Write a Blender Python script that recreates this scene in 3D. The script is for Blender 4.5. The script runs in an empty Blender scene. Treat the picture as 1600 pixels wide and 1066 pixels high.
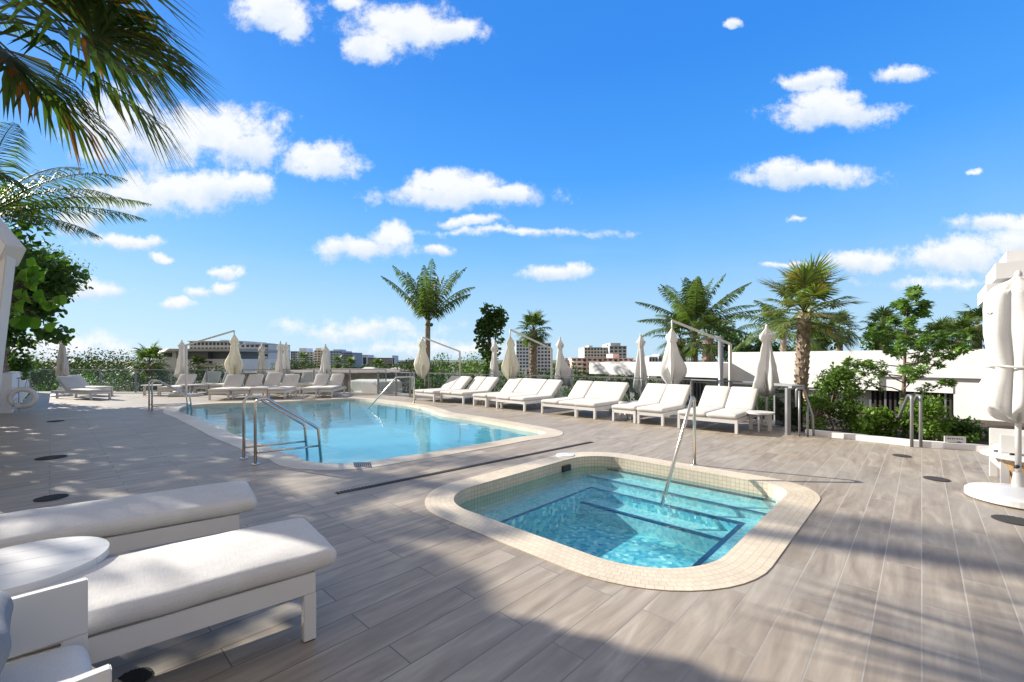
import bpy, bmesh, math, random
from mathutils import Vector, Matrix, noise
from mathutils.geometry import delaunay_2d_cdt
random.seed(7)
R = math.radians
sc = bpy.context.scene
COL = sc.collection
# ------------------------------------------------------------------ camera
H_EYE, FPX, HOR = 1.45, 680.0, 562.0
cd = bpy.data.cameras.new('camera'); cam = bpy.data.objects.new('camera', cd); COL.objects.link(cam)
cam.location = (0, 0, H_EYE); cam.rotation_euler = (R(90), 0, 0)
cd.sensor_width = 36; cd.lens = 36 * FPX / 1600; cd.shift_y = (HOR - 533) / 1600
cd.clip_start = 0.05; cd.clip_end = 6000
sc.camera = cam
# ------------------------------------------------------------------ sun and sky
SUN_EL = R(27.5)
SUN_D = Vector((-1.77, 0.83, 1.0)); SUN_D.normalize()          # towards the sun
SUN_EL = math.asin(SUN_D.z); SUN_AZ = math.atan2(SUN_D.x, SUN_D.y)
sd = bpy.data.lights.new('sun', 'SUN'); sun = bpy.data.objects.new('sun', sd); COL.objects.link(sun)
sd.energy = 5.0; sd.angle = R(0.55); sd.color = (1.0, 0.93, 0.82)
sun.rotation_euler = SUN_D.to_track_quat('Z', 'Y').to_euler(); sun.location = (-30, 20, 30)
w = bpy.data.worlds.new("World"); sc.world = w; w.use_nodes = True
nt = w.node_tree; N = nt.nodes; LK = nt.links
for n in list(N): N.remove(n)
sky = N.new('ShaderNodeTexSky'); sky.sky_type = 'NISHITA'; sky.sun_disc = False
sky.sun_elevation = SUN_EL; sky.sun_rotation = SUN_AZ
sky.air_density = 1.0; sky.dust_density = 0.3; sky.ozone_density = 2.5
gam = N.new('ShaderNodeMix'); gam.data_type = 'RGBA'; gam.inputs[0].default_value = .85
LK.new(sky.outputs[0], gam.inputs[6])
tc = N.new('ShaderNodeTexCoord')
sep = N.new('ShaderNodeSeparateXYZ'); LK.new(tc.outputs['Generated'], sep.inputs[0])
ramp = N.new('ShaderNodeValToRGB'); LK.new(sep.outputs[2], ramp.inputs[0]); LK.new(ramp.outputs[0], gam.inputs[7])
re_ = ramp.color_ramp.elements; re_[0].position = 0.0; re_[0].color = (3.3, 4.7, 5.8, 1); re_[1].position = .86; re_[1].color = (3.6, 3.5, 3.3, 1)  # pale zenith above the view is added as neutral fill light
for p_, c_ in ((.10, (2.5, 4.2, 5.9, 1)), (.22, (1.1, 3.25, 6.2, 1)), (.38, (.36, 2.3, 6.3, 1)), (.55, (.18, 1.72, 5.7, 1)), (.66, (.16, 1.6, 5.4, 1))):
    k_ = re_.new(p_); k_.color = c_
def wmath(op, a, b=None, c=None, clamp=False):
    m = N.new('ShaderNodeMath'); m.operation = op; m.use_clamp = clamp
    for i, x in enumerate((a, b, c)):
        if x is None: continue
        if isinstance(x, (int, float)): m.inputs[i].default_value = x
        else: LK.new(x, m.inputs[i])
    return m.outputs[0]
ysafe = wmath('MAXIMUM', sep.outputs[1], 0.02)
cx = wmath('DIVIDE', sep.outputs[0], ysafe); cz = wmath('DIVIDE', sep.outputs[2], ysafe)
comb = N.new('ShaderNodeCombineXYZ'); LK.new(cx, comb.inputs[0]); LK.new(cz, comb.inputs[1])
# warp the cloud coordinates with noise so the outlines billow
def wnoise(scale, detail, rough, vec):
    t = N.new('ShaderNodeTexNoise'); t.inputs['Scale'].default_value = scale; t.inputs['Detail'].default_value = detail
    t.inputs['Roughness'].default_value = rough; LK.new(vec, t.inputs['Vector']); return t
def vmath(op, a, b=None, c=None):
    m = N.new('ShaderNodeVectorMath'); m.operation = op
    for i, x in enumerate((a, b, c)):
        if x is None: continue
        if isinstance(x, (tuple, Vector)): m.inputs[i].default_value = x
        else: LK.new(x, m.inputs[i])
    return m
n1 = wnoise(7.0, 5, 0.62, comb.outputs[0])
wv = vmath('SUBTRACT', n1.outputs['Color'], (0.5, 0.5, 0.5))
wv = vmath('MULTIPLY', wv.outputs[0], (0.11, 0.07, 0))
pc = vmath('ADD', comb.outputs[0], wv.outputs[0])
CLOUDS = [(425,18,62,34,1),(462,48,30,26,1),(630,42,92,38,1),(578,78,42,24,1),(706,50,52,22,1),(545,4,34,12,.9),
 (330,200,112,40,1),(392,226,58,34,1),(250,225,80,42,.85),(180,200,90,70,.75),(500,252,66,30,1),(505,270,50,16,1),
 (300,292,122,32,1),(200,312,95,30,.9),(385,285,46,20,1),(725,304,136,22,1),(712,284,80,24,1),(790,302,60,20,1),
 (568,388,76,22,1),(612,370,34,22,1),(866,426,50,14,1),(1268,126,58,18,1),(1300,180,96,24,1),(1290,160,62,22,1),(1412,115,46,14,.9),
 (1262,276,104,20,1),(1225,266,48,18,.9),(1143,36,18,9,1),(1352,408,62,20,.9),(1500,398,96,30,.95),(1562,350,74,16,.95),(1600,380,60,40,.85),
 (195,382,66,13,.95),(253,402,20,7,1),(350,428,24,11,1),(308,455,24,9,.9),(352,450,22,9,1),(275,473,34,11,1),(140,458,66,17,.9),
 (735,347,46,9,.9),(800,362,200,8,.62),(682,392,28,11,.8),(120,345,40,24,.8),(1240,338,22,5,.8),(1228,412,34,7,.7),
 (90,545,130,26,.85),(560,515,150,22,.6),(330,560,120,14,.7),(700,545,200,20,.55),(1517,268,14,5,.9),(1460,440,140,12,.5)]
acc = None; num = None; den = None
for (x, y, rx, ry, s) in CLOUDS:
    ox, oy = (x - 800) / FPX, (HOR - y) / FPX
    ix, iy = FPX / rx * 0.70, FPX / ry * 0.70
    m = vmath('MULTIPLY_ADD', pc.outputs[0], (ix, iy, 0), (-ox * ix, -oy * iy, 0))
    l = vmath('LENGTH', m.outputs[0])
    d = wmath('MULTIPLY_ADD', l.outputs['Value'], -s, s)
    acc = d if acc is None else wmath('MAXIMUM', acc, d)
    dp = wmath('MAXIMUM', d, 0.0); sy = N.new('ShaderNodeSeparateXYZ'); LK.new(m.outputs[0], sy.inputs[0])
    num = wmath('MULTIPLY', dp, sy.outputs[1]) if num is None else wmath('MULTIPLY_ADD', dp, sy.outputs[1], num)
    den = dp if den is None else wmath('ADD', den, dp)
n2 = wnoise(20.0, 10, 0.68, comb.outputs[0])
dens = wmath('ADD', acc, wmath('MULTIPLY_ADD', n2.outputs['Fac'], 1.25, -0.68))
mr = N.new('ShaderNodeMapRange'); mr.interpolation_type = 'SMOOTHSTEP'
mr.inputs['From Min'].default_value = 0.08; mr.inputs['From Max'].default_value = 0.58
LK.new(dens, mr.inputs['Value'])
front = wmath('GREATER_THAN', sep.outputs[1], 0.05)
cov = wmath('MULTIPLY', wmath('MULTIPLY', mr.outputs[0], front), 0.95, clamp=True)
# pale veil of thin cloud low in the sky
mv = N.new('ShaderNodeMapRange'); mv.interpolation_type = 'SMOOTHSTEP'
mv.inputs['From Min'].default_value = 0.36; mv.inputs['From Max'].default_value = 0.0
LK.new(wmath('ADD', sep.outputs[2], wmath('MULTIPLY_ADD', n1.outputs['Fac'], 0.12, -0.06)), mv.inputs['Value'])
sc_v = vmath('MULTIPLY', comb.outputs[0], (1.3, 7.0, 0)); n4 = wnoise(1.6, 7, 0.6, sc_v.outputs[0])
mw = N.new('ShaderNodeMapRange'); mw.inputs['From Min'].default_value = .45; mw.inputs['From Max'].default_value = .72; LK.new(n4.outputs['Fac'], mw.inputs['Value'])
mb_ = N.new('ShaderNodeMapRange'); mb_.interpolation_type = 'SMOOTHSTEP'; mb_.inputs['From Min'].default_value = .36; mb_.inputs['From Max'].default_value = .12; LK.new(cz, mb_.inputs['Value'])
veil = wmath('MAXIMUM', wmath('MULTIPLY', mv.outputs[0], 0.30), wmath('MULTIPLY', wmath('MULTIPLY', mw.outputs[0], mb_.outputs[0]), .55))
mixv = N.new('ShaderNodeMix'); mixv.data_type = 'RGBA'
LK.new(veil, mixv.inputs[0]); LK.new(gam.outputs[2], mixv.inputs[6]); mixv.inputs[7].default_value = (2.7, 4.2, 5.6, 1)
shade = N.new('ShaderNodeMix'); shade.data_type = 'RGBA'
mr2 = N.new('ShaderNodeMapRange'); mr2.inputs['From Min'].default_value = 0.28; mr2.inputs['From Max'].default_value = 0.78
n3 = wnoise(9.0, 5, 0.6, comb.outputs[0])
rel = wmath('DIVIDE', num, wmath('MAXIMUM', den, 0.02))
LK.new(wmath('ADD', wmath('MULTIPLY', rel, 0.75), wmath('ADD', n3.outputs['Fac'], wmath('MULTIPLY', n2.outputs['Fac'], .35))), mr2.inputs['Value'])
LK.new(mr2.outputs[0], shade.inputs[0]); shade.inputs[6].default_value = (4.0, 4.7, 5.6, 1); shade.inputs[7].default_value = (5.9, 6.0, 6.1, 1)
mixc = N.new('ShaderNodeMix'); mixc.data_type = 'RGBA'
LK.new(cov, mixc.inputs[0]); LK.new(mixv.outputs[2], mixc.inputs[6]); LK.new(shade.outputs[2], mixc.inputs[7])
# unseen pale sky added behind the camera as warm fill for blue shade
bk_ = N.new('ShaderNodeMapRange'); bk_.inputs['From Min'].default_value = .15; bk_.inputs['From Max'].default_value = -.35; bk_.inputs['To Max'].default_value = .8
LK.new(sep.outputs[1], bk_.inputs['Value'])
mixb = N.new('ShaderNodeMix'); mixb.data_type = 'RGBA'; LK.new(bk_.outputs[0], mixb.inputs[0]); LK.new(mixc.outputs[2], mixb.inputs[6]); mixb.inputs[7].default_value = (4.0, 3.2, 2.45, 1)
bg = N.new('ShaderNodeBackground'); bg.inputs[1].default_value = 0.093
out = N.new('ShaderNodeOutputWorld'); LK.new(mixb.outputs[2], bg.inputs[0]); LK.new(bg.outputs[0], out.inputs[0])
sc.view_settings.view_transform = 'Standard'; sc.view_settings.look = 'None'
sc.view_settings.exposure = 0.88; sc.view_settings.gamma = 1.0; sc.view_settings.use_curve_mapping = False
sc.cycles.max_bounces = 10; sc.cycles.transparent_max_bounces = 24
# ------------------------------------------------------------------ helpers
def P(x, y, z=0.0):
    d = FPX * (H_EYE - z) / (y - HOR); return Vector(((x - 800) * d / FPX, d, z))
def AT(x, y, d): return Vector(((x - 800) * d / FPX, d, H_EYE - (y - HOR) * d / FPX))
TH = math.atan2(640, 680); S_, C_ = math.sin(TH), math.cos(TH)
GRID = -TH                                          # rotation that turns local +y into the plank direction
def G(u, v, z=0.0): return Vector((u * S_ + v * C_, u * C_ - v * S_, z))
UD, VD = Vector((S_, C_, 0)), Vector((C_, -S_, 0))
def UV2(p): return (p[0] * S_ + p[1] * C_, p[0] * C_ - p[1] * S_)

class MB:
    def __init__(s): s.v = []; s.f = []; s.uv = []
    def quad(s, *pts):
        b = len(s.v); s.v += [tuple(p) for p in pts]; s.f.append(tuple(range(b, b + len(pts))))
    def box(s, x0, x1, y0, y1, z0, z1):
        b = len(s.v)
        s.v += [(x0,y0,z0),(x1,y0,z0),(x1,y1,z0),(x0,y1,z0),(x0,y0,z1),(x1,y0,z1),(x1,y1,z1),(x0,y1,z1)]
        s.f += [tuple(b + i for i in q) for q in ((0,3,2,1),(4,5,6,7),(0,1,5,4),(1,2,6,5),(2,3,7,6),(3,0,4,7))]
        return s
    def bar(s, a, b_, wd, ht, up=(0,0,1)):              # a rectangular bar from a to b
        a, b_ = Vector(a), Vector(b_); t = (b_ - a).normalized(); up = Vector(up)
        if abs(t.dot(up)) > .98: up = Vector((0,1,0))
        sd_ = t.cross(up).normalized(); u2 = sd_.cross(t).normalized()
        k = len(s.v)
        for p in (a, b_):
            for (i, j) in ((-1,-1),(1,-1),(1,1),(-1,1)):
                s.v.append(tuple(p + sd_ * (i * wd / 2) + u2 * (j * ht / 2)))
        s.f += [tuple(k + i for i in q) for q in ((0,1,2,3),(7,6,5,4),(0,4,5,1),(1,5,6,2),(2,6,7,3),(3,7,4,0))]
        return s
    def tube(s, pts, r, n=8, cap=True):
        pts = [Vector(p) for p in pts]; rs = r if isinstance(r, (list, tuple)) else [r] * len(pts)
        k0 = len(s.v); ref = None
        for i, p in enumerate(pts):
            a = pts[max(i - 1, 0)]; b = pts[min(i + 1, len(pts) - 1)]; t = (b - a).normalized()
            if ref is None: ref = Vector((1,0,0)) if abs(t.x) < .9 else Vector((0,1,0))
            e1 = (ref - t * ref.dot(t)).normalized(); ref = e1; e2 = t.cross(e1)
            for j in range(n):
                an = 2 * math.pi * j / n
                s.v.append(tuple(p + (e1 * math.cos(an) + e2 * math.sin(an)) * rs[i]))
        for i in range(len(pts) - 1):
            for j in range(n):
                a = k0 + i * n + j; b = k0 + i * n + (j + 1) % n
                s.f.append((a, b, b + n, a + n))
        if cap:
            s.f.append(tuple(k0 + j for j in reversed(range(n)))); s.f.append(tuple(k0 + (len(pts) - 1) * n + j for j in range(n)))
        return s
    def cyl(s, c, r0, r1, z0, z1, n=24):
        return s.tube([(c[0], c[1], z0), (c[0], c[1], z1)], [r0, r1], n)
    def lathe(s, prof, n=24, c=(0,0)):
        k0 = len(s.v)
        for (r, z) in prof:
            for j in range(n):
                a = 2 * math.pi * j / n; s.v.append((c[0] + r * math.cos(a), c[1] + r * math.sin(a), z))
        for i in range(len(prof) - 1):
            for j in range(n):
                a = k0 + i * n + j; b = k0 + i * n + (j + 1) % n; s.f.append((a, b, b + n, a + n))
        s.f.append(tuple(k0 + j for j in reversed(range(n)))); s.f.append(tuple(k0 + (len(prof) - 1) * n + j for j in range(n)))
        return s
    def prism(s, pts, z0, z1):
        n = len(pts); k = len(s.v)
        s.v += [(p[0], p[1], z0) for p in pts] + [(p[0], p[1], z1) for p in pts]
        s.f.append(tuple(k + i for i in reversed(range(n)))); s.f.append(tuple(k + n + i for i in range(n)))
        for i in range(n):
            j = (i + 1) % n; s.f.append((k + i, k + j, k + n + j, k + n + i))
        return s
    def soft(s, c, L, W, T, r, crown=0.0, seg=3, M=None, nx=6, ny=10, wr=0.0):
        # soft cushion: rounded box, W along x, L along y, T along z, bottom at c.z
        def ax(h, r_, n):
            h2 = h / 2; a = [-h2 + r_ * (1 - math.cos(i / seg * math.pi / 2)) for i in range(seg)]
            m_ = [-h2 + r_ + (h - 2 * r_) * i / n for i in range(n + 1)]
            return a + m_ + [-q for q in reversed(a)]
        X, Y, Z = ax(W, r, nx), ax(L, r, ny), ax(T, min(r, T / 2 * .98), 1)
        rz = min(r, T / 2 * .98); idx = {}
        def vert(i, j, k):
            key = (i, j, k)
            if key in idx: return idx[key]
            x, y, z = X[i], Y[j], Z[k]
            ix = max(-W/2 + r, min(W/2 - r, x)); iy = max(-L/2 + r, min(L/2 - r, y)); iz = max(-T/2 + rz, min(T/2 - rz, z))
            d = Vector(((x - ix) / r, (y - iy) / r, (z - iz) / rz))
            if d.length > 1e-6: d.normalize()
            p = Vector((ix + d.x * r, iy + d.y * r, iz + d.z * rz))
            cr = crown * max(0, 1 - (2 * p.x / W) ** 2) * max(0, 1 - (2 * p.y / L) ** 4) ** .5
            p.z += cr if p.z > 0 else -cr * .15
            if wr: p += Vector((0, 0, 1)) * wr * noise.noise(Vector((p.x * 9, p.y * 7, c[0] + c[1])))
            p = p + Vector((c[0], c[1], c[2] + T / 2))
            if M is not None: p = M @ p
            idx[key] = len(s.v); s.v.append(tuple(p)); return idx[key]
        a, b, d_ = len(X) - 1, len(Y) - 1, len(Z) - 1
        for i in range(a):
            for j in range(b):
                s.f.append((vert(i,j,0), vert(i,j+1,0), vert(i+1,j+1,0), vert(i+1,j,0)))
                s.f.append((vert(i,j,d_), vert(i+1,j,d_), vert(i+1,j+1,d_), vert(i,j+1,d_)))
            for k in range(d_):
                s.f.append((vert(i,0,k), vert(i+1,0,k), vert(i+1,0,k+1), vert(i,0,k+1)))
                s.f.append((vert(i,b,k), vert(i,b,k+1), vert(i+1,b,k+1), vert(i+1,b,k)))
        for j in range(b):
            for k in range(d_):
                s.f.append((vert(0,j,k), vert(0,j,k+1), vert(0,j+1,k+1), vert(0,j+1,k)))
                s.f.append((vert(a,j,k), vert(a,j+1,k), vert(a,j+1,k+1), vert(a,j,k+1)))
        return s
    def build(s, name, mat, parent=None, smooth=False, bevel=0):
        me = bpy.data.meshes.new(name); me.from_pydata(s.v, [], s.f); me.validate(); me.update()
        if s.uv:
            ul = me.uv_layers.new(name='UVMap')
            for li, l in enumerate(me.loops): ul.data[li].uv = s.uv[l.vertex_index]
        if bevel:
            bm = bmesh.new(); bm.from_mesh(me)
            bmesh.ops.recalc_face_normals(bm, faces=bm.faces)
            bmesh.ops.bevel(bm, geom=[e for e in bm.edges], offset=bevel, segments=2, affect='EDGES', clamp_overlap=True)
            bm.to_mesh(me); bm.free()
        if smooth:
            me.shade_smooth()
        me.materials.append(mat)
        o = bpy.data.objects.new(name, me); COL.objects.link(o)
        if parent: o.parent = parent
        return o
def thing(name, label, cat, loc=(0,0,0), rz=0.0, group=None, sc_=1.0):
    o = bpy.data.objects.new(name, None); COL.objects.link(o); o.empty_display_size = .2
    o.location = loc; o.rotation_euler = (0, 0, rz); o.scale = (sc_,) * 3
    o['label'] = label; o['category'] = cat
    if group: o['group'] = group
    return o
def tag(o, label, cat, group=None):
    o['label'] = label; o['category'] = cat
    if group: o['group'] = group
    return o
def struct(o): o['kind'] = 'structure'; return o
def stuff(o, label=None, cat=None):
    o['kind'] = 'stuff'
    if label: o['label'] = label; o['category'] = cat
    return o
KIDS = {}
def copy_tree(root, loc, rz, label, group=None, s=None, scale=None):
    def rec(o, par):
        c = o.copy(); COL.objects.link(c)
        if par: c.parent = par
        for ch in o.children: rec(ch, c)
        return c
    r = rec(root, None); r.location = loc; r.rotation_euler = (0, 0, rz); r['label'] = label
    if group: r['group'] = group
    if scale: r.scale = scale if isinstance(scale, tuple) else (scale,) * 3
    return r
# ------------------------------------------------------------------ materials
def new_mat(name):
    m = bpy.data.materials.new(name); m.use_nodes = True; t = m.node_tree
    b = t.nodes['Principled BSDF']; return m, t, b
def nd(t, kind, **kw):
    n = t.nodes.new(kind)
    for k, v in kw.items(): setattr(n, k, v)
    return n
def mat(name, col, rough=.6, metal=0.0, var=0.0, scale=6.0, bump=0.0, bscale=80.0, spec=None):
    m, t, b = new_mat(name)
    b.inputs['Roughness'].default_value = rough; b.inputs['Metallic'].default_value = metal
    if spec is not None: b.inputs['Specular IOR Level'].default_value = spec
    tcn = nd(t, 'ShaderNodeTexCoord')
    if var:
        n = nd(t, 'ShaderNodeTexNoise'); n.inputs['Scale'].default_value = scale; n.inputs['Detail'].default_value = 6
        t.links.new(tcn.outputs['Object'], n.inputs['Vector'])
        r = nd(t, 'ShaderNodeValToRGB'); r.color_ramp.elements[0].position = .3; r.color_ramp.elements[1].position = .7
        r.color_ramp.elements[0].color = tuple(c * (1 - var) for c in col) + (1,)
        r.color_ramp.elements[1].color = tuple(min(1, c * (1 + var * .5)) for c in col) + (1,)
        t.links.new(n.outputs['Fac'], r.inputs[0]); t.links.new(r.outputs[0], b.inputs['Base Color'])
    else: b.inputs['Base Color'].default_value = tuple(col) + (1,)
    if bump:
        n = nd(t, 'ShaderNodeTexNoise'); n.inputs['Scale'].default_value = bscale; n.inputs['Detail'].default_value = 4
        t.links.new(tcn.outputs['Object'], n.inputs['Vector'])
        bp = nd(t, 'ShaderNodeBump'); bp.inputs['Strength'].default_value = bump; bp.inputs['Distance'].default_value = .01
        t.links.new(n.outputs['Fac'], bp.inputs['Height']); t.links.new(bp.outputs[0], b.inputs['Normal'])
    return m
def fabric(name, col, weave=300, bump=.25, trans=0):
    m, t, b = new_mat(name); b.inputs['Roughness'].default_value = .9; b.inputs['Specular IOR Level'].default_value = .15
    tcn = nd(t, 'ShaderNodeTexCoord')
    mp = nd(t, 'ShaderNodeMapping'); mp.inputs['Scale'].default_value = (weave, weave * .12, weave); t.links.new(tcn.outputs['Object'], mp.inputs[0])
    mp2 = nd(t, 'ShaderNodeMapping'); mp2.inputs['Scale'].default_value = (weave * .12, weave, weave); t.links.new(tcn.outputs['Object'], mp2.inputs[0])
    a = nd(t, 'ShaderNodeTexNoise'); a.inputs['Scale'].default_value = 1; a.inputs['Detail'].default_value = 2; t.links.new(mp.outputs[0], a.inputs[0])
    c = nd(t, 'ShaderNodeTexNoise'); c.inputs['Scale'].default_value = 1; c.inputs['Detail'].default_value = 2; t.links.new(mp2.outputs[0], c.inputs[0])
    ad = nd(t, 'ShaderNodeMath', operation='ADD'); t.links.new(a.outputs['Fac'], ad.inputs[0]); t.links.new(c.outputs['Fac'], ad.inputs[1])
    lo = nd(t, 'ShaderNodeTexNoise'); lo.inputs['Scale'].default_value = 5; lo.inputs['Detail'].default_value = 4; t.links.new(tcn.outputs['Object'], lo.inputs[0])
    ad2 = nd(t, 'ShaderNodeMath', operation='ADD'); t.links.new(ad.outputs[0], ad2.inputs[0]); t.links.new(lo.outputs['Fac'], ad2.inputs[1])
    r = nd(t, 'ShaderNodeMapRange'); r.inputs['From Min'].default_value = 1.0; r.inputs['From Max'].default_value = 2.0
    t.links.new(ad2.outputs[0], r.inputs['Value'])
    mx = nd(t, 'ShaderNodeMix', data_type='RGBA'); mx.inputs[6].default_value = tuple(q * .86 for q in col) + (1,); mx.inputs[7].default_value = tuple(min(1, q * 1.06) for q in col) + (1,)
    t.links.new(r.outputs[0], mx.inputs[0]); t.links.new(mx.outputs[2], b.inputs['Base Color'])
    bp = nd(t, 'ShaderNodeBump'); bp.inputs['Strength'].default_value = bump; bp.inputs['Distance'].default_value = .002
    t.links.new(ad.outputs[0], bp.inputs['Height']); t.links.new(bp.outputs[0], b.inputs['Normal'])
    if trans:
        tr = nd(t, 'ShaderNodeBsdfTranslucent'); t.links.new(mx.outputs[2], tr.inputs[0]); ms = nd(t, 'ShaderNodeMixShader'); ms.inputs[0].default_value = trans
        t.links.new(b.outputs[0], ms.inputs[1]); t.links.new(tr.outputs[0], ms.inputs[2]); t.links.new(ms.outputs[0], t.nodes['Material Output'].inputs[0])
    return m
def leafmat(name, c1, c2, rough=.45, trans=.35, c3=None, amt3=.0, spec=.22):
    rough = max(rough, .5)
    m, t, b = new_mat(name); b.inputs['Roughness'].default_value = rough; b.inputs['Specular IOR Level'].default_value = spec
    g = nd(t, 'ShaderNodeNewGeometry')
    mx = nd(t, 'ShaderNodeMix', data_type='RGBA'); mx.inputs[6].default_value = tuple(c1) + (1,); mx.inputs[7].default_value = tuple(c2) + (1,)
    t.links.new(g.outputs['Random Per Island'], mx.inputs[0]); colo = mx.outputs[2]
    if c3:
        lt = nd(t, 'ShaderNodeMath', operation='FRACT'); mu = nd(t, 'ShaderNodeMath', operation='MULTIPLY'); mu.inputs[1].default_value = 37.7
        t.links.new(g.outputs['Random Per Island'], mu.inputs[0]); t.links.new(mu.outputs[0], lt.inputs[0])
        l2 = nd(t, 'ShaderNodeMath', operation='LESS_THAN'); l2.inputs[1].default_value = amt3; t.links.new(lt.outputs[0], l2.inputs[0])
        m3 = nd(t, 'ShaderNodeMix', data_type='RGBA'); t.links.new(l2.outputs[0], m3.inputs[0]); t.links.new(colo, m3.inputs[6]); m3.inputs[7].default_value = tuple(c3) + (1,)
        colo = m3.outputs[2]
    t.links.new(colo, b.inputs['Base Color'])
    tr = nd(t, 'ShaderNodeBsdfTranslucent'); br = nd(t, 'ShaderNodeMix', data_type='RGBA', blend_type='MULTIPLY'); br.inputs[0].default_value = 1
    br.inputs[7].default_value = (1.6, 1.9, .6, 1); t.links.new(colo, br.inputs[6]); t.links.new(br.outputs[2], tr.inputs[0])
    ms = nd(t, 'ShaderNodeMixShader'); ms.inputs[0].default_value = trans
    t.links.new(b.outputs[0], ms.inputs[1]); t.links.new(tr.outputs[0], ms.inputs[2]); t.links.new(ms.outputs[0], t.nodes['Material Output'].inputs[0])
    return m
M = {}
M['white_metal'] = mat('white_metal', (.66,.655,.635), .38, var=.04, scale=3)
M['white_plastic'] = mat('white_plastic', (.64,.64,.63), .35, var=.05, scale=5)
M['cushion'] = fabric('cushion', (.65,.635,.605), 420, .3)
M['cushion_near'] = fabric('cushion_near', (.62,.607,.58), 130, .45)
M['canvas'] = fabric('canvas', (.78,.77,.745), 160, .2, .35)
M['canvas_shaded'] = fabric('canvas_shaded', (.56,.54,.50), 160, .2)  # darker copy of the white canvas, shade put into its colour
M['grey_fabric'] = fabric('grey_fabric', (.24,.26,.29), 260, .5)
M['steel'] = mat('steel', (.62,.60,.56), .26, 1.0, bump=.05, bscale=200)
M['grey_metal'] = mat('grey_metal', (.30,.31,.32), .4, .6)
M['dark_metal'] = mat('dark_metal', (.05,.05,.055), .45, .4)
M['grate'] = mat('cast_grate', (.045,.042,.04), .6, .3)
M['slab_render'] = mat('grey_white_render', (.60,.595,.585), .8, var=.08, scale=1.2)  # greyer white for the upper building's slabs
M['rubber'] = mat('rubber', (.03,.03,.03), .7)
M['plaster'] = mat('plaster', (.79,.785,.77), .8, var=.07, scale=1.6, bump=.15, bscale=60)
M['concrete'] = mat('concrete', (.42,.42,.41), .8, var=.15, scale=3, bump=.15, bscale=60)
M['dark_slat'] = mat('dark_slat', (.035,.03,.03), .55, var=.2, scale=10)
M['soil'] = mat('soil', (.07,.05,.035), .95, var=.5, scale=14, bump=.9, bscale=30)
M['wood'] = None
M['bark'] = mat('bark', (.20,.15,.11), .9, var=.5, scale=12, bump=.8, bscale=25)
M['palm_bark'] = mat('palm_bark', (.30,.235,.18), .85, var=.45, scale=9, bump=.8, bscale=30)
M['boot'] = mat('boot', (.42,.33,.25), .8, var=.5, scale=7, bump=.6, bscale=40)
M['leaf_dark'] = leafmat('leaf_dark', (.028,.062,.018), (.075,.14,.035), .4)
M['leaf_mid'] = leafmat('leaf_mid', (.05,.10,.018), (.13,.21,.04), .4)
M['leaf_far'] = leafmat('leaf_far', (.025,.05,.018), (.065,.10,.032), .6, .18)
M['leaf_bright'] = leafmat('leaf_bright', (.07,.14,.018), (.17,.27,.045), .38)
M['leaf_sparse'] = leafmat('leaf_sparse', (.06,.13,.035), (.19,.30,.07), .38)
M['leaf_broad'] = leafmat('leaf_broad', (.07,.15,.02), (.17,.27,.045), .35, .5)
M['leaf_grey'] = leafmat('leaf_grey', (.045,.075,.045), (.13,.18,.11), .5)
M['frond'] = leafmat('frond', (.05,.085,.03), (.13,.175,.06), .42, .3)
M['frond_gold'] = leafmat('frond_gold', (.08,.12,.035), (.20,.24,.085), .45, .3, (.30,.20,.06), .12)
M['frond_near'] = leafmat('frond_near', (.045,.08,.02), (.11,.16,.04), .45, .3, (.22,.10,.03), .16)
M['coconut'] = mat('coconut', (.10,.14,.03), .5, var=.3)

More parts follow.
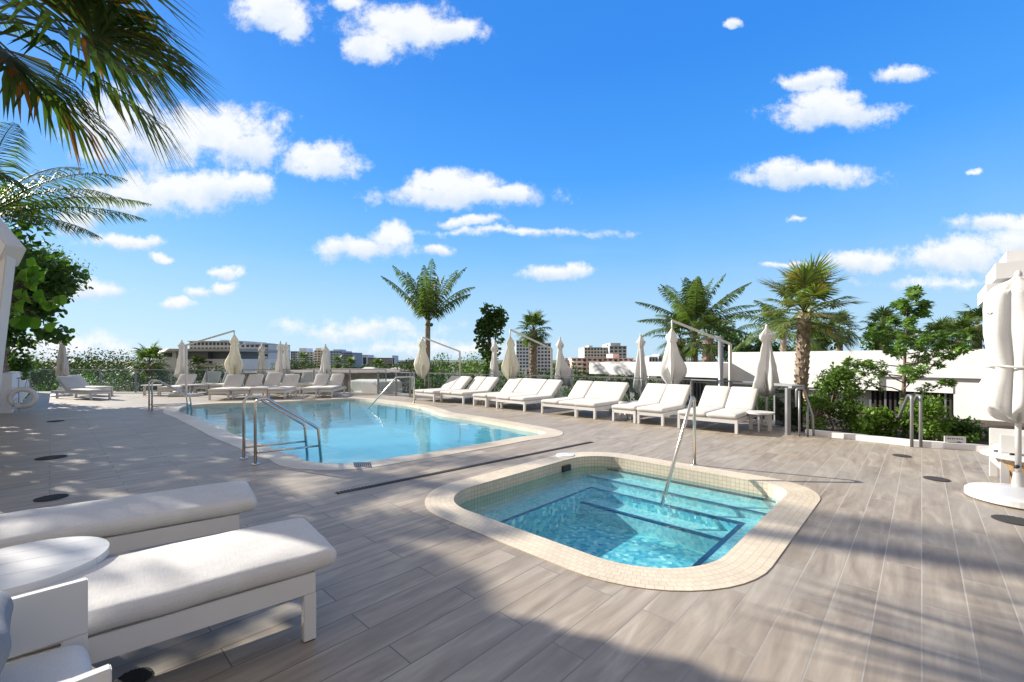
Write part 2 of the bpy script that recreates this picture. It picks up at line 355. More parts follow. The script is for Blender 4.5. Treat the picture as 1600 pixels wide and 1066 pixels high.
def deck_mat():
    m, t, b = new_mat('deck_planks'); b.inputs['Roughness'].default_value = .5
    tcn = nd(t, 'ShaderNodeTexCoord'); mp = nd(t, 'ShaderNodeMapping'); mp.vector_type = 'POINT'
    # rotate so x runs along the planks
    mp.inputs['Rotation'].default_value = (0, 0, -(math.pi/2 - TH)); t.links.new(tcn.outputs['Object'], mp.inputs[0])
    br = nd(t, 'ShaderNodeTexBrick'); br.offset = .5; br.offset_frequency = 2; br.squash = 1
    br.inputs['Scale'].default_value = 1; br.inputs['Brick Width'].default_value = 1.18; br.inputs['Row Height'].default_value = .197
    br.inputs['Mortar Size'].default_value = .0034; br.inputs['Mortar Smooth'].default_value = .15; br.inputs['Bias'].default_value = 0
    br.inputs['Color1'].default_value = (0,0,0,1); br.inputs['Color2'].default_value = (1,1,1,1); br.inputs['Mortar'].default_value = (.5,.5,.5,1)
    t.links.new(mp.outputs[0], br.inputs['Vector'])
    # grain, shifted per plank
    off = nd(t, 'ShaderNodeVectorMath', operation='MULTIPLY_ADD'); off.inputs[1].default_value = (17, 31, 5)
    t.links.new(br.outputs['Color'], off.inputs[0]); t.links.new(mp.outputs[0], off.inputs[2])
    ms = nd(t, 'ShaderNodeMapping'); ms.inputs['Scale'].default_value = (2.2, 26, 1); t.links.new(off.outputs[0], ms.inputs[0])
    g = nd(t, 'ShaderNodeTexNoise'); g.inputs['Scale'].default_value = 1; g.inputs['Detail'].default_value = 9; g.inputs['Roughness'].default_value = .65; g.inputs['Distortion'].default_value = .6
    t.links.new(ms.outputs[0], g.inputs[0])
    ms2 = nd(t, 'ShaderNodeMapping'); ms2.inputs['Scale'].default_value = (1.1, 5.5, 1); t.links.new(off.outputs[0], ms2.inputs[0])
    g2 = nd(t, 'ShaderNodeTexNoise'); g2.inputs['Scale'].default_value = 1; g2.inputs['Detail'].default_value = 6; g2.inputs['Distortion'].default_value = 1.5; t.links.new(ms2.outputs[0], g2.inputs[0])
    s1 = nd(t, 'ShaderNodeMath', operation='MULTIPLY_ADD'); s1.inputs[1].default_value = .5; t.links.new(g.outputs['Fac'], s1.inputs[0]); s1.inputs[1].default_value = .42
    s2 = nd(t, 'ShaderNodeMath', operation='MULTIPLY'); s2.inputs[1].default_value = 1.0; t.links.new(g2.outputs['Fac'], s2.inputs[0]); t.links.new(s2.outputs[0], s1.inputs[2])
    s3 = nd(t, 'ShaderNodeMath', operation='MULTIPLY_ADD'); s3.inputs[1].default_value = .11; t.links.new(br.outputs['Color'], s3.inputs[0]); t.links.new(s1.outputs[0], s3.inputs[2])
    rp = nd(t, 'ShaderNodeValToRGB'); e = rp.color_ramp.elements; e[0].position = .45; e[0].color = (.202,.162,.121,1); e[1].position = 1.15; e[1].color = (.445,.39,.315,1)
    k = rp.color_ramp.elements.new(.8); k.color = (.335,.283,.222,1)
    t.links.new(s3.outputs[0], rp.inputs[0])
    # broad weathering (chalky patches)
    wn = nd(t, 'ShaderNodeTexNoise'); wn.inputs['Scale'].default_value = .8; wn.inputs['Detail'].default_value = 8; wn.inputs['Roughness'].default_value = .65; t.links.new(tcn.outputs['Object'], wn.inputs[0])
    wr = nd(t, 'ShaderNodeMapRange'); wr.inputs['From Min'].default_value = .45; wr.inputs['From Max'].default_value = .75; wr.inputs['To Max'].default_value = .85; t.links.new(wn.outputs['Fac'], wr.inputs['Value'])
    wm = nd(t, 'ShaderNodeMix', data_type='RGBA'); wm.inputs[7].default_value = (.335,.315,.275,1); t.links.new(wr.outputs[0], wm.inputs[0]); t.links.new(rp.outputs[0], wm.inputs[6])
    # dirt specks
    vn = nd(t, 'ShaderNodeTexNoise'); vn.inputs['Scale'].default_value = 9; vn.inputs['Detail'].default_value = 7; t.links.new(tcn.outputs['Object'], vn.inputs[0])
    vr = nd(t, 'ShaderNodeMapRange'); vr.inputs['From Min'].default_value = .66; vr.inputs['From Max'].default_value = .78; vr.inputs['To Max'].default_value = .5; t.links.new(vn.outputs['Fac'], vr.inputs['Value'])
    vm = nd(t, 'ShaderNodeMix', data_type='RGBA'); vm.inputs[7].default_value = (.43,.41,.37,1); t.links.new(vr.outputs[0], vm.inputs[0]); t.links.new(wm.outputs[2], vm.inputs[6])
    # grout: chalky and light to the right, dark joints elsewhere
    sp = nd(t, 'ShaderNodeSeparateXYZ'); t.links.new(tcn.outputs['Object'], sp.inputs[0])
    gr = nd(t, 'ShaderNodeMapRange'); gr.inputs['From Min'].default_value = -.6; gr.inputs['From Max'].default_value = 2.6
    t.links.new(sp.outputs[0], gr.inputs['Value'])
    gc = nd(t, 'ShaderNodeMix', data_type='RGBA'); gc.inputs[6].default_value = (.13,.11,.09,1); gc.inputs[7].default_value = (.44,.41,.36,1); t.links.new(gr.outputs[0], gc.inputs[0])
    gm = nd(t, 'ShaderNodeMix', data_type='RGBA'); t.links.new(br.outputs['Fac'], gm.inputs[0]); t.links.new(vm.outputs[2], gm.inputs[6]); t.links.new(gc.outputs[2], gm.inputs[7])
    t.links.new(gm.outputs[2], b.inputs['Base Color'])
    bp = nd(t, 'ShaderNodeBump'); bp.inputs['Strength'].default_value = .35; bp.inputs['Distance'].default_value = .002
    t.links.new(g.outputs['Fac'], bp.inputs['Height'])
    b2 = nd(t, 'ShaderNodeBump', invert=True); b2.inputs['Strength'].default_value = .6; b2.inputs['Distance'].default_value = .002
    t.links.new(br.outputs['Fac'], b2.inputs['Height']); t.links.new(bp.outputs[0], b2.inputs['Normal']); t.links.new(b2.outputs[0], b.inputs['Normal'])
    rr = nd(t, 'ShaderNodeMapRange'); rr.inputs['To Min'].default_value = .38; rr.inputs['To Max'].default_value = .62; t.links.new(wn.outputs['Fac'], rr.inputs['Value']); t.links.new(rr.outputs[0], b.inputs['Roughness'])
    return m
M['deck'] = deck_mat()
def tile_mat(name, c1, c2, grout, bw, bh, mortar=.002, offset=.5, uv=True, rough=.4, grid=False):
    m, t, b = new_mat(name); b.inputs['Roughness'].default_value = rough
    tcn = nd(t, 'ShaderNodeTexCoord'); src = tcn.outputs['UV'] if uv else tcn.outputs['Object']
    if grid:
        mp = nd(t, 'ShaderNodeMapping'); mp.inputs['Rotation'].default_value = (0, 0, -(math.pi/2 - TH)); t.links.new(src, mp.inputs[0]); src = mp.outputs[0]
    br = nd(t, 'ShaderNodeTexBrick'); br.offset = offset; br.inputs['Scale'].default_value = 1
    br.inputs['Brick Width'].default_value = bw; br.inputs['Row Height'].default_value = bh; br.inputs['Mortar Size'].default_value = mortar; br.inputs['Mortar Smooth'].default_value = .1
    br.inputs['Color1'].default_value = tuple(c1) + (1,); br.inputs['Color2'].default_value = tuple(c2) + (1,); br.inputs['Mortar'].default_value = tuple(grout) + (1,)
    t.links.new(src, br.inputs['Vector'])
    n = nd(t, 'ShaderNodeTexNoise'); n.inputs['Scale'].default_value = 2.3; n.inputs['Detail'].default_value = 7; t.links.new(tcn.outputs['Object'], n.inputs[0])
    mr_ = nd(t, 'ShaderNodeMapRange'); mr_.inputs['From Min'].default_value = .35; mr_.inputs['From Max'].default_value = .7; mr_.inputs['To Min'].default_value = .86; mr_.inputs['To Max'].default_value = 1.04; t.links.new(n.outputs['Fac'], mr_.inputs['Value'])
    mu = nd(t, 'ShaderNodeVectorMath', operation='SCALE'); t.links.new(br.outputs['Color'], mu.inputs[0]); t.links.new(mr_.outputs[0], mu.inputs['Scale'])
    t.links.new(mu.outputs[0], b.inputs['Base Color'])
    bp = nd(t, 'ShaderNodeBump', invert=True); bp.inputs['Strength'].default_value = .5; bp.inputs['Distance'].default_value = .002
    t.links.new(br.outputs['Fac'], bp.inputs['Height']); t.links.new(bp.outputs[0], b.inputs['Normal'])
    return m
M['coping'] = tile_mat('coping_tile', (.66,.565,.42), (.73,.635,.48), (.47,.39,.29), .052, .052, .0016)
M['tub_wall'] = tile_mat('tub_wall_tile', (.60,.53,.42), (.66,.59,.47), (.36,.30,.22), .05, .05, .0022, 0)
M['pool_coping'] = tile_mat('pool_coping_tile', (.62,.535,.41), (.68,.595,.47), (.50,.44,.36), .6, .35, .002)
M['navy'] = tile_mat('navy_tile', (.012,.045,.11), (.02,.07,.16), (.02,.05,.09), .05, .05, .002, 0, False)
def mosaic(name, cols, size, spread=1.0):
    # small glass mosaic chips, each of its own shade
    m, t, b = new_mat(name); b.inputs['Roughness'].default_value = .35
    tcn = nd(t, 'ShaderNodeTexCoord'); v = nd(t, 'ShaderNodeTexVoronoi'); v.inputs['Scale'].default_value = 1 / size; v.inputs['Randomness'].default_value = .55
    t.links.new(tcn.outputs['Object'], v.inputs['Vector'])
    sp = nd(t, 'ShaderNodeSeparateColor'); t.links.new(v.outputs['Color'], sp.inputs[0])
    rp = nd(t, 'ShaderNodeValToRGB'); e = rp.color_ramp.elements
    e[0].position = 0; e[0].color = tuple(cols[0]) + (1,); e[1].position = 1; e[1].color = tuple(cols[-1]) + (1,)
    for i, c in enumerate(cols[1:-1]):
        k = e.new((i + 1) / (len(cols) - 1)); k.color = tuple(c) + (1,)
    t.links.new(sp.outputs[0], rp.inputs[0]); t.links.new(rp.outputs[0], b.inputs['Base Color'])
    return m
M['tub_floor'] = mosaic('tub_sparkle_mosaic', [(.06,.30,.40),(.16,.50,.56),(.38,.70,.68),(.09,.38,.50),(.72,.90,.84)], .045)  # mosaic whose strong chip contrast also paints the sunlit sparkle of the water
M['tub_bench'] = mosaic('tub_bench_mosaic', [(.24,.46,.50),(.34,.58,.60),(.50,.70,.68),(.30,.52,.56)], .035)
M['pool_floor'] = mat('pool_plaster', (.23,.52,.62), .6, var=.10, scale=1.2)

def schlick(t, f0, nrm=None):
    lw_ = nd(t, 'ShaderNodeLayerWeight'); lw_.inputs['Blend'].default_value = .5
    if nrm is not None: t.links.new(nrm, lw_.inputs['Normal'])
    p = nd(t, 'ShaderNodeMath', operation='POWER'); p.inputs[1].default_value = 5; t.links.new(lw_.outputs['Facing'], p.inputs[0])
    q = nd(t, 'ShaderNodeMath', operation='MULTIPLY_ADD'); q.inputs[1].default_value = 1 - f0; q.inputs[2].default_value = f0; t.links.new(p.outputs[0], q.inputs[0])
    return q
def water_mat(name, tint, scale, strength, dist=.02, stretch=(1,1,1), detail=3, milk=0, mcol=(.1,.45,.6)):
    m, t, b = new_mat(name); t.nodes.remove(b)
    tcn = nd(t, 'ShaderNodeTexCoord'); mp = nd(t, 'ShaderNodeMapping'); mp.inputs['Scale'].default_value = stretch; t.links.new(tcn.outputs['Object'], mp.inputs[0])
    n = nd(t, 'ShaderNodeTexNoise'); n.inputs['Scale'].default_value = scale; n.inputs['Detail'].default_value = detail; n.inputs['Distortion'].default_value = .4; t.links.new(mp.outputs[0], n.inputs[0])
    bp = nd(t, 'ShaderNodeBump'); bp.inputs['Strength'].default_value = strength; bp.inputs['Distance'].default_value = dist; t.links.new(n.outputs['Fac'], bp.inputs['Height'])
    fr = schlick(t, .02, bp.outputs[0])
    gl = nd(t, 'ShaderNodeBsdfGlossy'); gl.inputs['Roughness'].default_value = .015; t.links.new(bp.outputs[0], gl.inputs['Normal'])
    tr = nd(t, 'ShaderNodeBsdfTransparent'); tr.inputs[0].default_value = tuple(tint) + (1,)
    ms = nd(t, 'ShaderNodeMixShader'); t.links.new(fr.outputs[0], ms.inputs[0]); t.links.new(gl.outputs[0], ms.inputs[2])
    df = nd(t, 'ShaderNodeBsdfDiffuse'); df.inputs[0].default_value = tuple(mcol) + (1,); mk_ = nd(t, 'ShaderNodeMixShader'); mk_.inputs[0].default_value = milk
    t.links.new(tr.outputs[0], mk_.inputs[1]); t.links.new(df.outputs[0], mk_.inputs[2]); t.links.new(mk_.outputs[0], ms.inputs[1])
    t.links.new(ms.outputs[0], t.nodes['Material Output'].inputs[0]); return m
M['pool_water'] = water_mat('pool_water', (.66,.90,.96), 2.6, .5, .012, (1,1,1), 4, .26, (.17,.52,.66))
M['tub_water'] = water_mat('tub_water', (.68,.91,.94), 11, .8, .012, (1,1,1), 3)
def glass_mat(name, tint, refl=1.45):
    m, t, b = new_mat(name); t.nodes.remove(b)
    fr = schlick(t, .045)
    gl = nd(t, 'ShaderNodeBsdfGlossy'); gl.inputs['Roughness'].default_value = .02
    tr = nd(t, 'ShaderNodeBsdfTransparent'); tr.inputs[0].default_value = tuple(tint) + (1,)
    ms = nd(t, 'ShaderNodeMixShader'); t.links.new(fr.outputs[0], ms.inputs[0]); t.links.new(tr.outputs[0], ms.inputs[1]); t.links.new(gl.outputs[0], ms.inputs[2])
    t.links.new(ms.outputs[0], t.nodes['Material Output'].inputs[0]); return m
M['glass'] = glass_mat('balustrade_glass', (.80,.84,.84))
M['glass_smoke'] = glass_mat('smoked_glass', (.42,.45,.46))
def wood_mat():
    m, t, b = new_mat('teak'); b.inputs['Roughness'].default_value = .55
    tcn = nd(t, 'ShaderNodeTexCoord'); mp = nd(t, 'ShaderNodeMapping'); mp.inputs['Scale'].default_value = (10, 10, 1.2); t.links.new(tcn.outputs['Object'], mp.inputs[0])
    n = nd(t, 'ShaderNodeTexNoise'); n.inputs['Scale'].default_value = 2.5; n.inputs['Detail'].default_value = 8; n.inputs['Distortion'].default_value = 1; t.links.new(mp.outputs[0], n.inputs[0])
    r = nd(t, 'ShaderNodeValToRGB'); r.color_ramp.elements[0].color = (.30,.16,.07,1); r.color_ramp.elements[0].position = .3; r.color_ramp.elements[1].color = (.60,.40,.22,1); r.color_ramp.elements[1].position = .7
    t.links.new(n.outputs['Fac'], r.inputs[0]); t.links.new(r.outputs[0], b.inputs['Base Color']); return m
M['wood'] = wood_mat()
def ground_mat():
    m, t, b = new_mat('ground_greens'); b.inputs['Roughness'].default_value = .95
    tcn = nd(t, 'ShaderNodeTexCoord'); n = nd(t, 'ShaderNodeTexNoise'); n.inputs['Scale'].default_value = .03; n.inputs['Detail'].default_value = 10; t.links.new(tcn.outputs['Object'], n.inputs[0])
    r = nd(t, 'ShaderNodeValToRGB'); r.color_ramp.elements[0].color = (.045,.075,.025,1); r.color_ramp.elements[0].position = .4; r.color_ramp.elements[1].color = (.20,.19,.14,1); r.color_ramp.elements[1].position = .66
    t.links.new(n.outputs['Fac'], r.inputs[0]); t.links.new(r.outputs[0], b.inputs['Base Color']); return m
M['ground'] = ground_mat()
# ------------------------------------------------------------------ flat shapes with holes
def inside(p, poly):
    c = False; n = len(poly); j = n - 1
    for i in range(n):
        a, b = poly[i], poly[j]
        if (a[1] > p[1]) != (b[1] > p[1]) and p[0] < (b[0] - a[0]) * (p[1] - a[1]) / (b[1] - a[1]) + a[0]: c = not c
        j = i
    return c
def fill(outline, holes, z, name, material):
    vs = []; es = []
    for loop in [outline] + holes:
        k = len(vs); n = len(loop); vs += [Vector((p[0], p[1])) for p in loop]; es += [(k + i, k + (i + 1) % n) for i in range(n)]
    ov, oe, of, _, _, _ = delaunay_2d_cdt(vs, es, [], 0, 1e-6)
    mb = MB(); mb.v = [(v.x, v.y, z) for v in ov]
    for f in of:
        c = sum((ov[i] for i in f), Vector((0, 0))) / len(f)
        if inside(c, outline) and not any(inside(c, h) for h in holes):
            ar = signed_area([ov[i] for i in f]); mb.f.append(tuple(f) if ar > 0 else tuple(reversed(f)))
    return mb.build(name, material)
def smooth_loop(pts, n=6):
    out = []; k = len(pts)
    for i in range(k):
        p0, p1, p2, p3 = [Vector((q[0], q[1])) for q in (pts[i-1], pts[i], pts[(i+1) % k], pts[(i+2) % k])]
        for j in range(n):
            t = j / n
            out.append(.5 * ((2*p1) + (-p0+p2)*t + (2*p0-5*p1+4*p2-p3)*t*t + (-p0+3*p1-3*p2+p3)*t**3))
    return out
def signed_area(p): return .5 * sum(p[i][0]*p[(i+1) % len(p)][1] - p[(i+1) % len(p)][0]*p[i][1] for i in range(len(p)))
def offset_loop(pts, d):
    k = len(pts); out = []; sg = 1 if signed_area(pts) > 0 else -1
    for i in range(k):
        t = (Vector(pts[(i+1) % k][:2]) - Vector(pts[i-1][:2])).normalized()
        out.append(Vector(pts[i][:2]) + Vector((t.y, -t.x)) * d * sg)
    return out
def rrect(u0, u1, v0, v1, r, n=12):
    # r: radii at (u1,v0) (u1,v1) (u0,v1) (u0,v0)
    pts = []
    for (cu_, cv, rr, a0) in ((u1, v0, r[0], -90), (u1, v1, r[1], 0), (u0, v1, r[2], 90), (u0, v0, r[3], 180)):
        ccu = cu_ - rr if cu_ == u1 else cu_ + rr; ccv = cv + rr if cv == v0 else cv - rr
        for i in range(n + 1):
            a = R(a0 + 90 * i / n); pts.append(G(ccu + rr * math.cos(a), ccv + rr * math.sin(a)))
    return pts
def resample(pts, step):
    out = []; k = len(pts)
    for i in range(k):
        a, b = Vector(pts[i][:2]), Vector(pts[(i+1) % k][:2]); L = (b - a).length; n = max(1, int(L / step))
        for j in range(n): out.append(a + (b - a) * (j / n))
    return out
def ribbon(mb, lo, hi):
    # closed strip between two loops of equal count of 3-D points, with arc-length uv
    k0 = len(mb.v); n = len(lo); s = 0.0
    for i in range(n + 1):
        a, b = lo[i % n], hi[i % n]
        if i: s += ((Vector(lo[i % n]) - Vector(lo[i-1])).length + (Vector(hi[i % n]) - Vector(hi[i-1])).length) / 2
        mb.v += [tuple(a), tuple(b)]; mb.uv += [(s, 0), (s, (Vector(b) - Vector(a)).length)]
    for i in range(n): q = k0 + 2 * i; mb.f.append((q, q + 2, q + 3, q + 1))
def up3(loop, z): return [(p[0], p[1], z) for p in loop]
# ------------------------------------------------------------------ hot tub
tub_out = resample(rrect(2.45, 6.05, -4.03, -0.76, (.85, .64, 1.0, .85)), .08)
tub_in = [None] * len(tub_out)
# the inner edge is the outer one moved in by the coping width
tub_in = offset_loop(tub_out, -0.295)
# ------------------------------------------------------------------ pool outline, back-projected from the deck level
def z3(a, b): return (230 + a / 6.4, 600 + b / 6.4)
def z4(a, b): return (460 + a / 6.4, 600 + b / 6.4)
def z5(a, b): return (660 + a / 5.714, 600 + b / 5.714)
near = [z3(330,285), z3(430,315), z3(560,372), z3(700,430), z3(850,500), z3(1000,555), z3(1180,620), z3(1350,690), z4(0,712), z4(110,772), z4(300,794), z4(500,797), z4(700,785), z4(1000,737), z4(1300,695), z5(300,571), z5(600,523), z5(860,475), z5(1040,457), z5(1105,440)]
far = [z5(1050,418), z5(950,398), z5(700,352), z5(480,312), z5(290,285), z5(175,266), z5(120,250), z5(60,226), z4(1200,216), z4(900,176), z4(600,146), z4(380,152), z4(100,165), z3(1500,170), z3(1100,185), z3(700,195), z3(420,215), z3(330,245)]
pool_in = smooth_loop([P(x, y) for x, y in near + far], 5)
pool_in = resample(pool_in, .12)
pool_out = offset_loop(pool_in, .36)
for _ in range(3):
    pool_out = [(pool_out[i-1] + pool_out[i] * 2 + pool_out[(i+1) % len(pool_out)]) / 4 for i in range(len(pool_out))]
# ------------------------------------------------------------------ ground and deck
g_ = MB(); g_.quad((-3000,-600,-4.2), (3000,-600,-4.2), (3000,5000,-4.2), (-3000,5000,-4.2)); struct(g_.build('ground', M['ground']))
CURB = [P(1258,679.5), P(1330,687), P(1424,697.5), P(1520,705), G(10.2, 3.9), G(9.9, 8.5)]
wc = P(19, 645); wfar = P(46, 613)
DECK = [(-22,3.0), (wc.x, wc.y), (wfar.x - .3, wfar.y + .4), (-5.4,19.3), (-4.6,18.7), (.95,15.05), (4.95,12.1), (6.25,10.15), (5.55,8.5)] + [(p.x, p.y) for p in CURB] + [(14,-8), (-22,-8)]
deck = struct(fill(DECK, [tub_out, pool_out], 0.0, 'deck', M['deck']))
e = MB(); n = len(DECK)
for i in range(n):
    a, b = DECK[i], DECK[(i+1) % n]; e.quad((b[0],b[1],-4.2), (a[0],a[1],-4.2), (a[0],a[1],-.002), (b[0],b[1],-.002))
struct(e.build('deck_side', M['plaster']))
# hot tub shell
WL = -0.14
tub = thing('hot_tub', 'sunken square hot tub with rounded corners and cream tiled rim in the deck', 'hot tub', (0,0,0))
m_ = MB(); ribbon(m_, up3(tub_out, .006), up3(tub_in, .006)); m_.build('coping', M['coping'], tub)
m_ = MB(); ribbon(m_, up3(tub_out, -.05), up3(tub_out, .006)); m_.build('coping_edge', M['coping'], tub)
m_ = MB(); ribbon(m_, up3(tub_in, -.36), up3(tub_in, .006)); m_.build('tiled_wall', M['tub_wall'], tub)
FU0, FU1, FV0, FV1 = 2.74, 5.20, -3.36, -1.46
def grect(u0, u1, v0, v1, z0, z1, mb):
    pts = [G(u0, v0), G(u1, v0), G(u1, v1), G(u0, v1)]; mb.prism([(p.x, p.y) for p in pts], z0, z1)
well = [G(2.5, FV0), G(FU1, FV0), G(FU1, FV1), G(2.5, FV1)]
bench = fill([G(2.3,-4.1), G(6.1,-4.1), G(6.1,-.7), G(2.3,-.7)], [[G(2.32, FV0), G(FU1, FV0), G(FU1, FV1), G(2.32, FV1)]], -.35, 'bench', M['tub_bench']); bench.parent = tub
m_ = MB(); grect(4.9, 5.2, FV0, FV1, -.66, -.47, m_); m_.build('step', M['tub_bench'], tub)
m_ = MB(); grect(5.42, 6.1, -4.1, -.7, -.36, -.262, m_); m_.build('step', M['tub_bench'], tub)
m_ = MB(); grect(5.70, 6.1, -4.1, -.7, -.263, -.175, m_); m_.build('step', M['tub_bench'], tub)
m_ = MB(); m_.quad(G(2.2,-4.1,-.66), G(6.1,-4.1,-.66), G(6.1,-.7,-.66), G(2.2,-.7,-.66)); m_.build('tub_floor', M['tub_floor'], tub)
m_ = MB()
for (a, b) in ((G(2.3,FV0), G(FU1,FV0)), (G(FU1,FV0), G(FU1,FV1)), (G(FU1,FV1), G(2.3,FV1))): m_.quad((a.x,a.y,-.67), (b.x,b.y,-.67), (b.x,b.y,-.35), (a.x,a.y,-.35))
m_.build('bench_wall', M['tub_floor'], tub)
def strip(u0, u1, v0, v1, z): m_.prism([(p.x, p.y) for p in (G(u0,v0), G(u1,v0), G(u1,v1), G(u0,v1))], z - .02, z + .003)
m_ = MB(); strip(2.3, FU1+.05, FV0-.05, FV0-.001, -.35); strip(2.3, FU1+.05, FV1+.001, FV1+.05, -.35); strip(FU1, FU1+.05, FV0-.0005, FV1+.0005, -.35)
strip(4.9, 4.95, FV0+.01, FV1-.01, -.47); strip(5.42, 5.465, -3.6, -1.1, -.262); strip(5.70, 5.74, -3.5, -1.2, -.175)
m_.build('edge_tiles', M['navy'], tub)
tw = fill(offset_loop(tub_out, -.29), [], WL, 'water', M['tub_water']); struct(tw)
# skimmer slot in the tub wall
sk = MB(); grect(5.0, 5.18, -3.75, -3.70, -.15, -.07, sk); sk.build('skimmer_slot', M['dark_metal'], tub)
# pool shell
pool = thing('swimming_pool', 'large freeform swimming pool with light blue water and pale stone rim', 'swimming pool', (0,0,0))
PW = -0.07
m_ = MB(); ribbon(m_, up3(pool_out, .006), up3(pool_in, .006)); m_.build('coping', M['pool_coping'], pool)
m_ = MB(); ribbon(m_, up3(pool_out, -.05), up3(pool_out, .006)); m_.build('coping_edge', M['pool_coping'], pool)
m_ = MB(); ribbon(m_, up3(pool_in, -.16), up3(pool_in, .006)); m_.build('waterline_tiles', M['pool_coping'], pool)
m_ = MB(); ribbon(m_, up3(pool_in, -.85), up3(pool_in, -.16)); m_.build('pool_wall', M['pool_floor'], pool)
fl = fill(offset_loop(pool_in, .02), [], -.85, 'pool_floor', M['pool_floor']); fl.parent = pool
pwat = fill(offset_loop(pool_in, .01), [], PW, 'water', M['pool_water']); struct(pwat)
# striped depth marker tiles in the rim and a white skimmer lid
p0 = P(552, 727); 
mk = MB()
for i in range(9):
    q = P(553 + i * 3.1, 723.5 + (i % 2) * .0); q2 = P(552 + i * 3.1 + 3, 731)
    a = Vector((q.x, q.y, .009)); b = Vector((q2.x, q2.y, .009)); mk.bar(a, b, .016, .004)
tag(mk.build('marker_tile', M['dark_metal']), 'dark striped marker tile set in the near rim of the swimming pool', 'marker tile')
ld = P(883, 712); m_ = MB(); m_.lathe([(.001,.0),(.14,.0),(.135,.012),(.001,.014)], 28); o = m_.build('skimmer_lid', M['white_plastic']); o.location = (ld.x, ld.y, .004); tag(o, 'round white skimmer lid in the deck between the trench drain and the hot tub', 'lid')
# trench drain
tr = thing('trench_drain', 'long thin dark slotted trench drain between the pool and the hot tub', 'drain', (0,0,0))
a, b = P(525, 771.5), P(925, 691); m_ = MB(); a.z = b.z = .002; m_.bar(a, b, .075, .008); m_.build('channel', M['dark_metal'], tr)
m_ = MB(); L = (b - a).length; t_ = (b - a).normalized(); s_ = Vector((-t_.y, t_.x, 0)); k = int(L / .04)
for i in range(k):
    c = a + t_ * (.02 + i * .04); c.z = .009; m_.bar(c - s_ * .03, c + s_ * .03, .014, .006)
m_.build('grating', mat('drain_grate', (.035,.03,.028), .6, .2), tr)
# round floor drains
def floor_drain(px, py, r, label):
    p = P(px, py); d = thing('floor_drain', label, 'drain', (p.x, p.y, .003), group='round floor drains in the deck')
    m1 = MB(); m1.lathe([(.001,0),(r,0),(r,.004),(.001,.004)], 24); m1.build('drain_plate', M['dark_metal'], d)
    m2 = MB(); n_ = 5
    for i in range(-n_, n_ + 1):
        x = i * r * .17; h_ = math.sqrt(max(.0001, (r * .95) ** 2 - x * x)); m2.box(x - r * .04, x + r * .04, -h_, h_, .0045, .008)
    m2.build('grate', M['grate'], d)
floor_drain(80, 778.5, .13, 'round slotted floor drain left of the second sunbed, nearest of the shaded ones')
floor_drain(80, 715.5, .17, 'dark round floor drain in the shaded deck at the far left')
floor_drain(87, 658.5, .15, 'small dark floor drain in the shade near the life ring wall')
floor_drain(1409, 712.7, .11, 'round floor drain in the sun near the two grey rail posts')
floor_drain(1463, 749, .12, 'round slotted floor drain in the sun left of the white armchair')
floor_drain(1584, 814, .14, 'round slotted floor drain in front of the white umbrella base')
floor_drain(208, 1062, .07, 'small slotted drain in shade beside the foreground sunbed')
# ------------------------------------------------------------------ handrails
def arc(a, b, c, r, n=6):
    # fillet around corner b between a and c
    a, b, c = Vector(a), Vector(b), Vector(c); d1 = (a - b).normalized(); d2 = (c - b).normalized()
    ang = d1.angle(d2); t = r / math.tan(ang / 2); p, q = b + d1 * t, b + d2 * t
    out = []
    for i in range(n + 1):
        s = i / n; out.append((p * (1-s) + b * s) * (1-s) + (b * (1-s) + q * s) * s)
    return out
def rail_path(pts, r):
    out = [Vector(pts[0])]
    for i in range(1, len(pts) - 1): out += arc(pts[i-1], pts[i], pts[i+1], r[i-1] if isinstance(r, (list, tuple)) else r)
    out.append(Vector(pts[-1])); return out
def pool_rail(loc, rz, label):
    t = thing('pool_handrail', label, 'handrail', loc, rz, group='double stainless handrails at the pool steps')
    for x in (0, .52):
        m1 = MB(); m1.tube(rail_path([(x,0,0),(x,0,.90),(x,.15,.90),(x,.86,.40),(x,.93,-.35)], [.10,.10,.09]), .021, 12)
        ra = m1.build('rail', M['steel'], t, True)
        m1 = MB(); m1.tube([(x,.0,.16),(x,.905,.13)], .015, 10); m1.build('lower_bar', M['steel'], ra, True)
        m1 = MB(); m1.lathe([(.02,.004),(.055,.004),(.05,.014),(.022,.02)], 18, (x, 0)); m1.build('flange', M['steel'], ra)
    return t
hp = P(381, 716.5)
h1 = pool_rail((hp.x, hp.y, 0), GRID, 'double stainless handrail at the near pool steps beside the wooden deck')
hp = P(233, 641); copy_tree(h1, (hp.x, hp.y, 0), GRID, 'double stainless handrail at the far left corner of the pool', scale=(1.0,1.0,.95))
def tub_rail(loc, rz, label, L, drop, top=.93, scale=1.0):
    t = thing('grab_rail', label, 'handrail', loc, rz)
    m1 = MB(); m1.tube(rail_path([(0,0,0),(0,0,top),(0,.10 if drop else .62,top),(0,L,-.27 if drop else -.3)], [.075,.075 if drop else .05]), .021, 12); m1.build('rail', M['steel'], t, True)
    m1 = MB(); m1.lathe([(.02,.004),(.055,.004),(.05,.014),(.022,.02)], 18); m1.build('flange', M['steel'], t)
p1 = P(1085, 727); tub_rail((p1.x, p1.y, 0), GRID + math.pi + R(3), 'stainless grab rail bent steeply down into the hot tub', 1.18, True)
p1 = P(647, 630); tub_rail((p1.x, p1.y, 0), R(128), 'stainless grab rail sloping into the far side of the swimming pool', 1.75, False, .88)
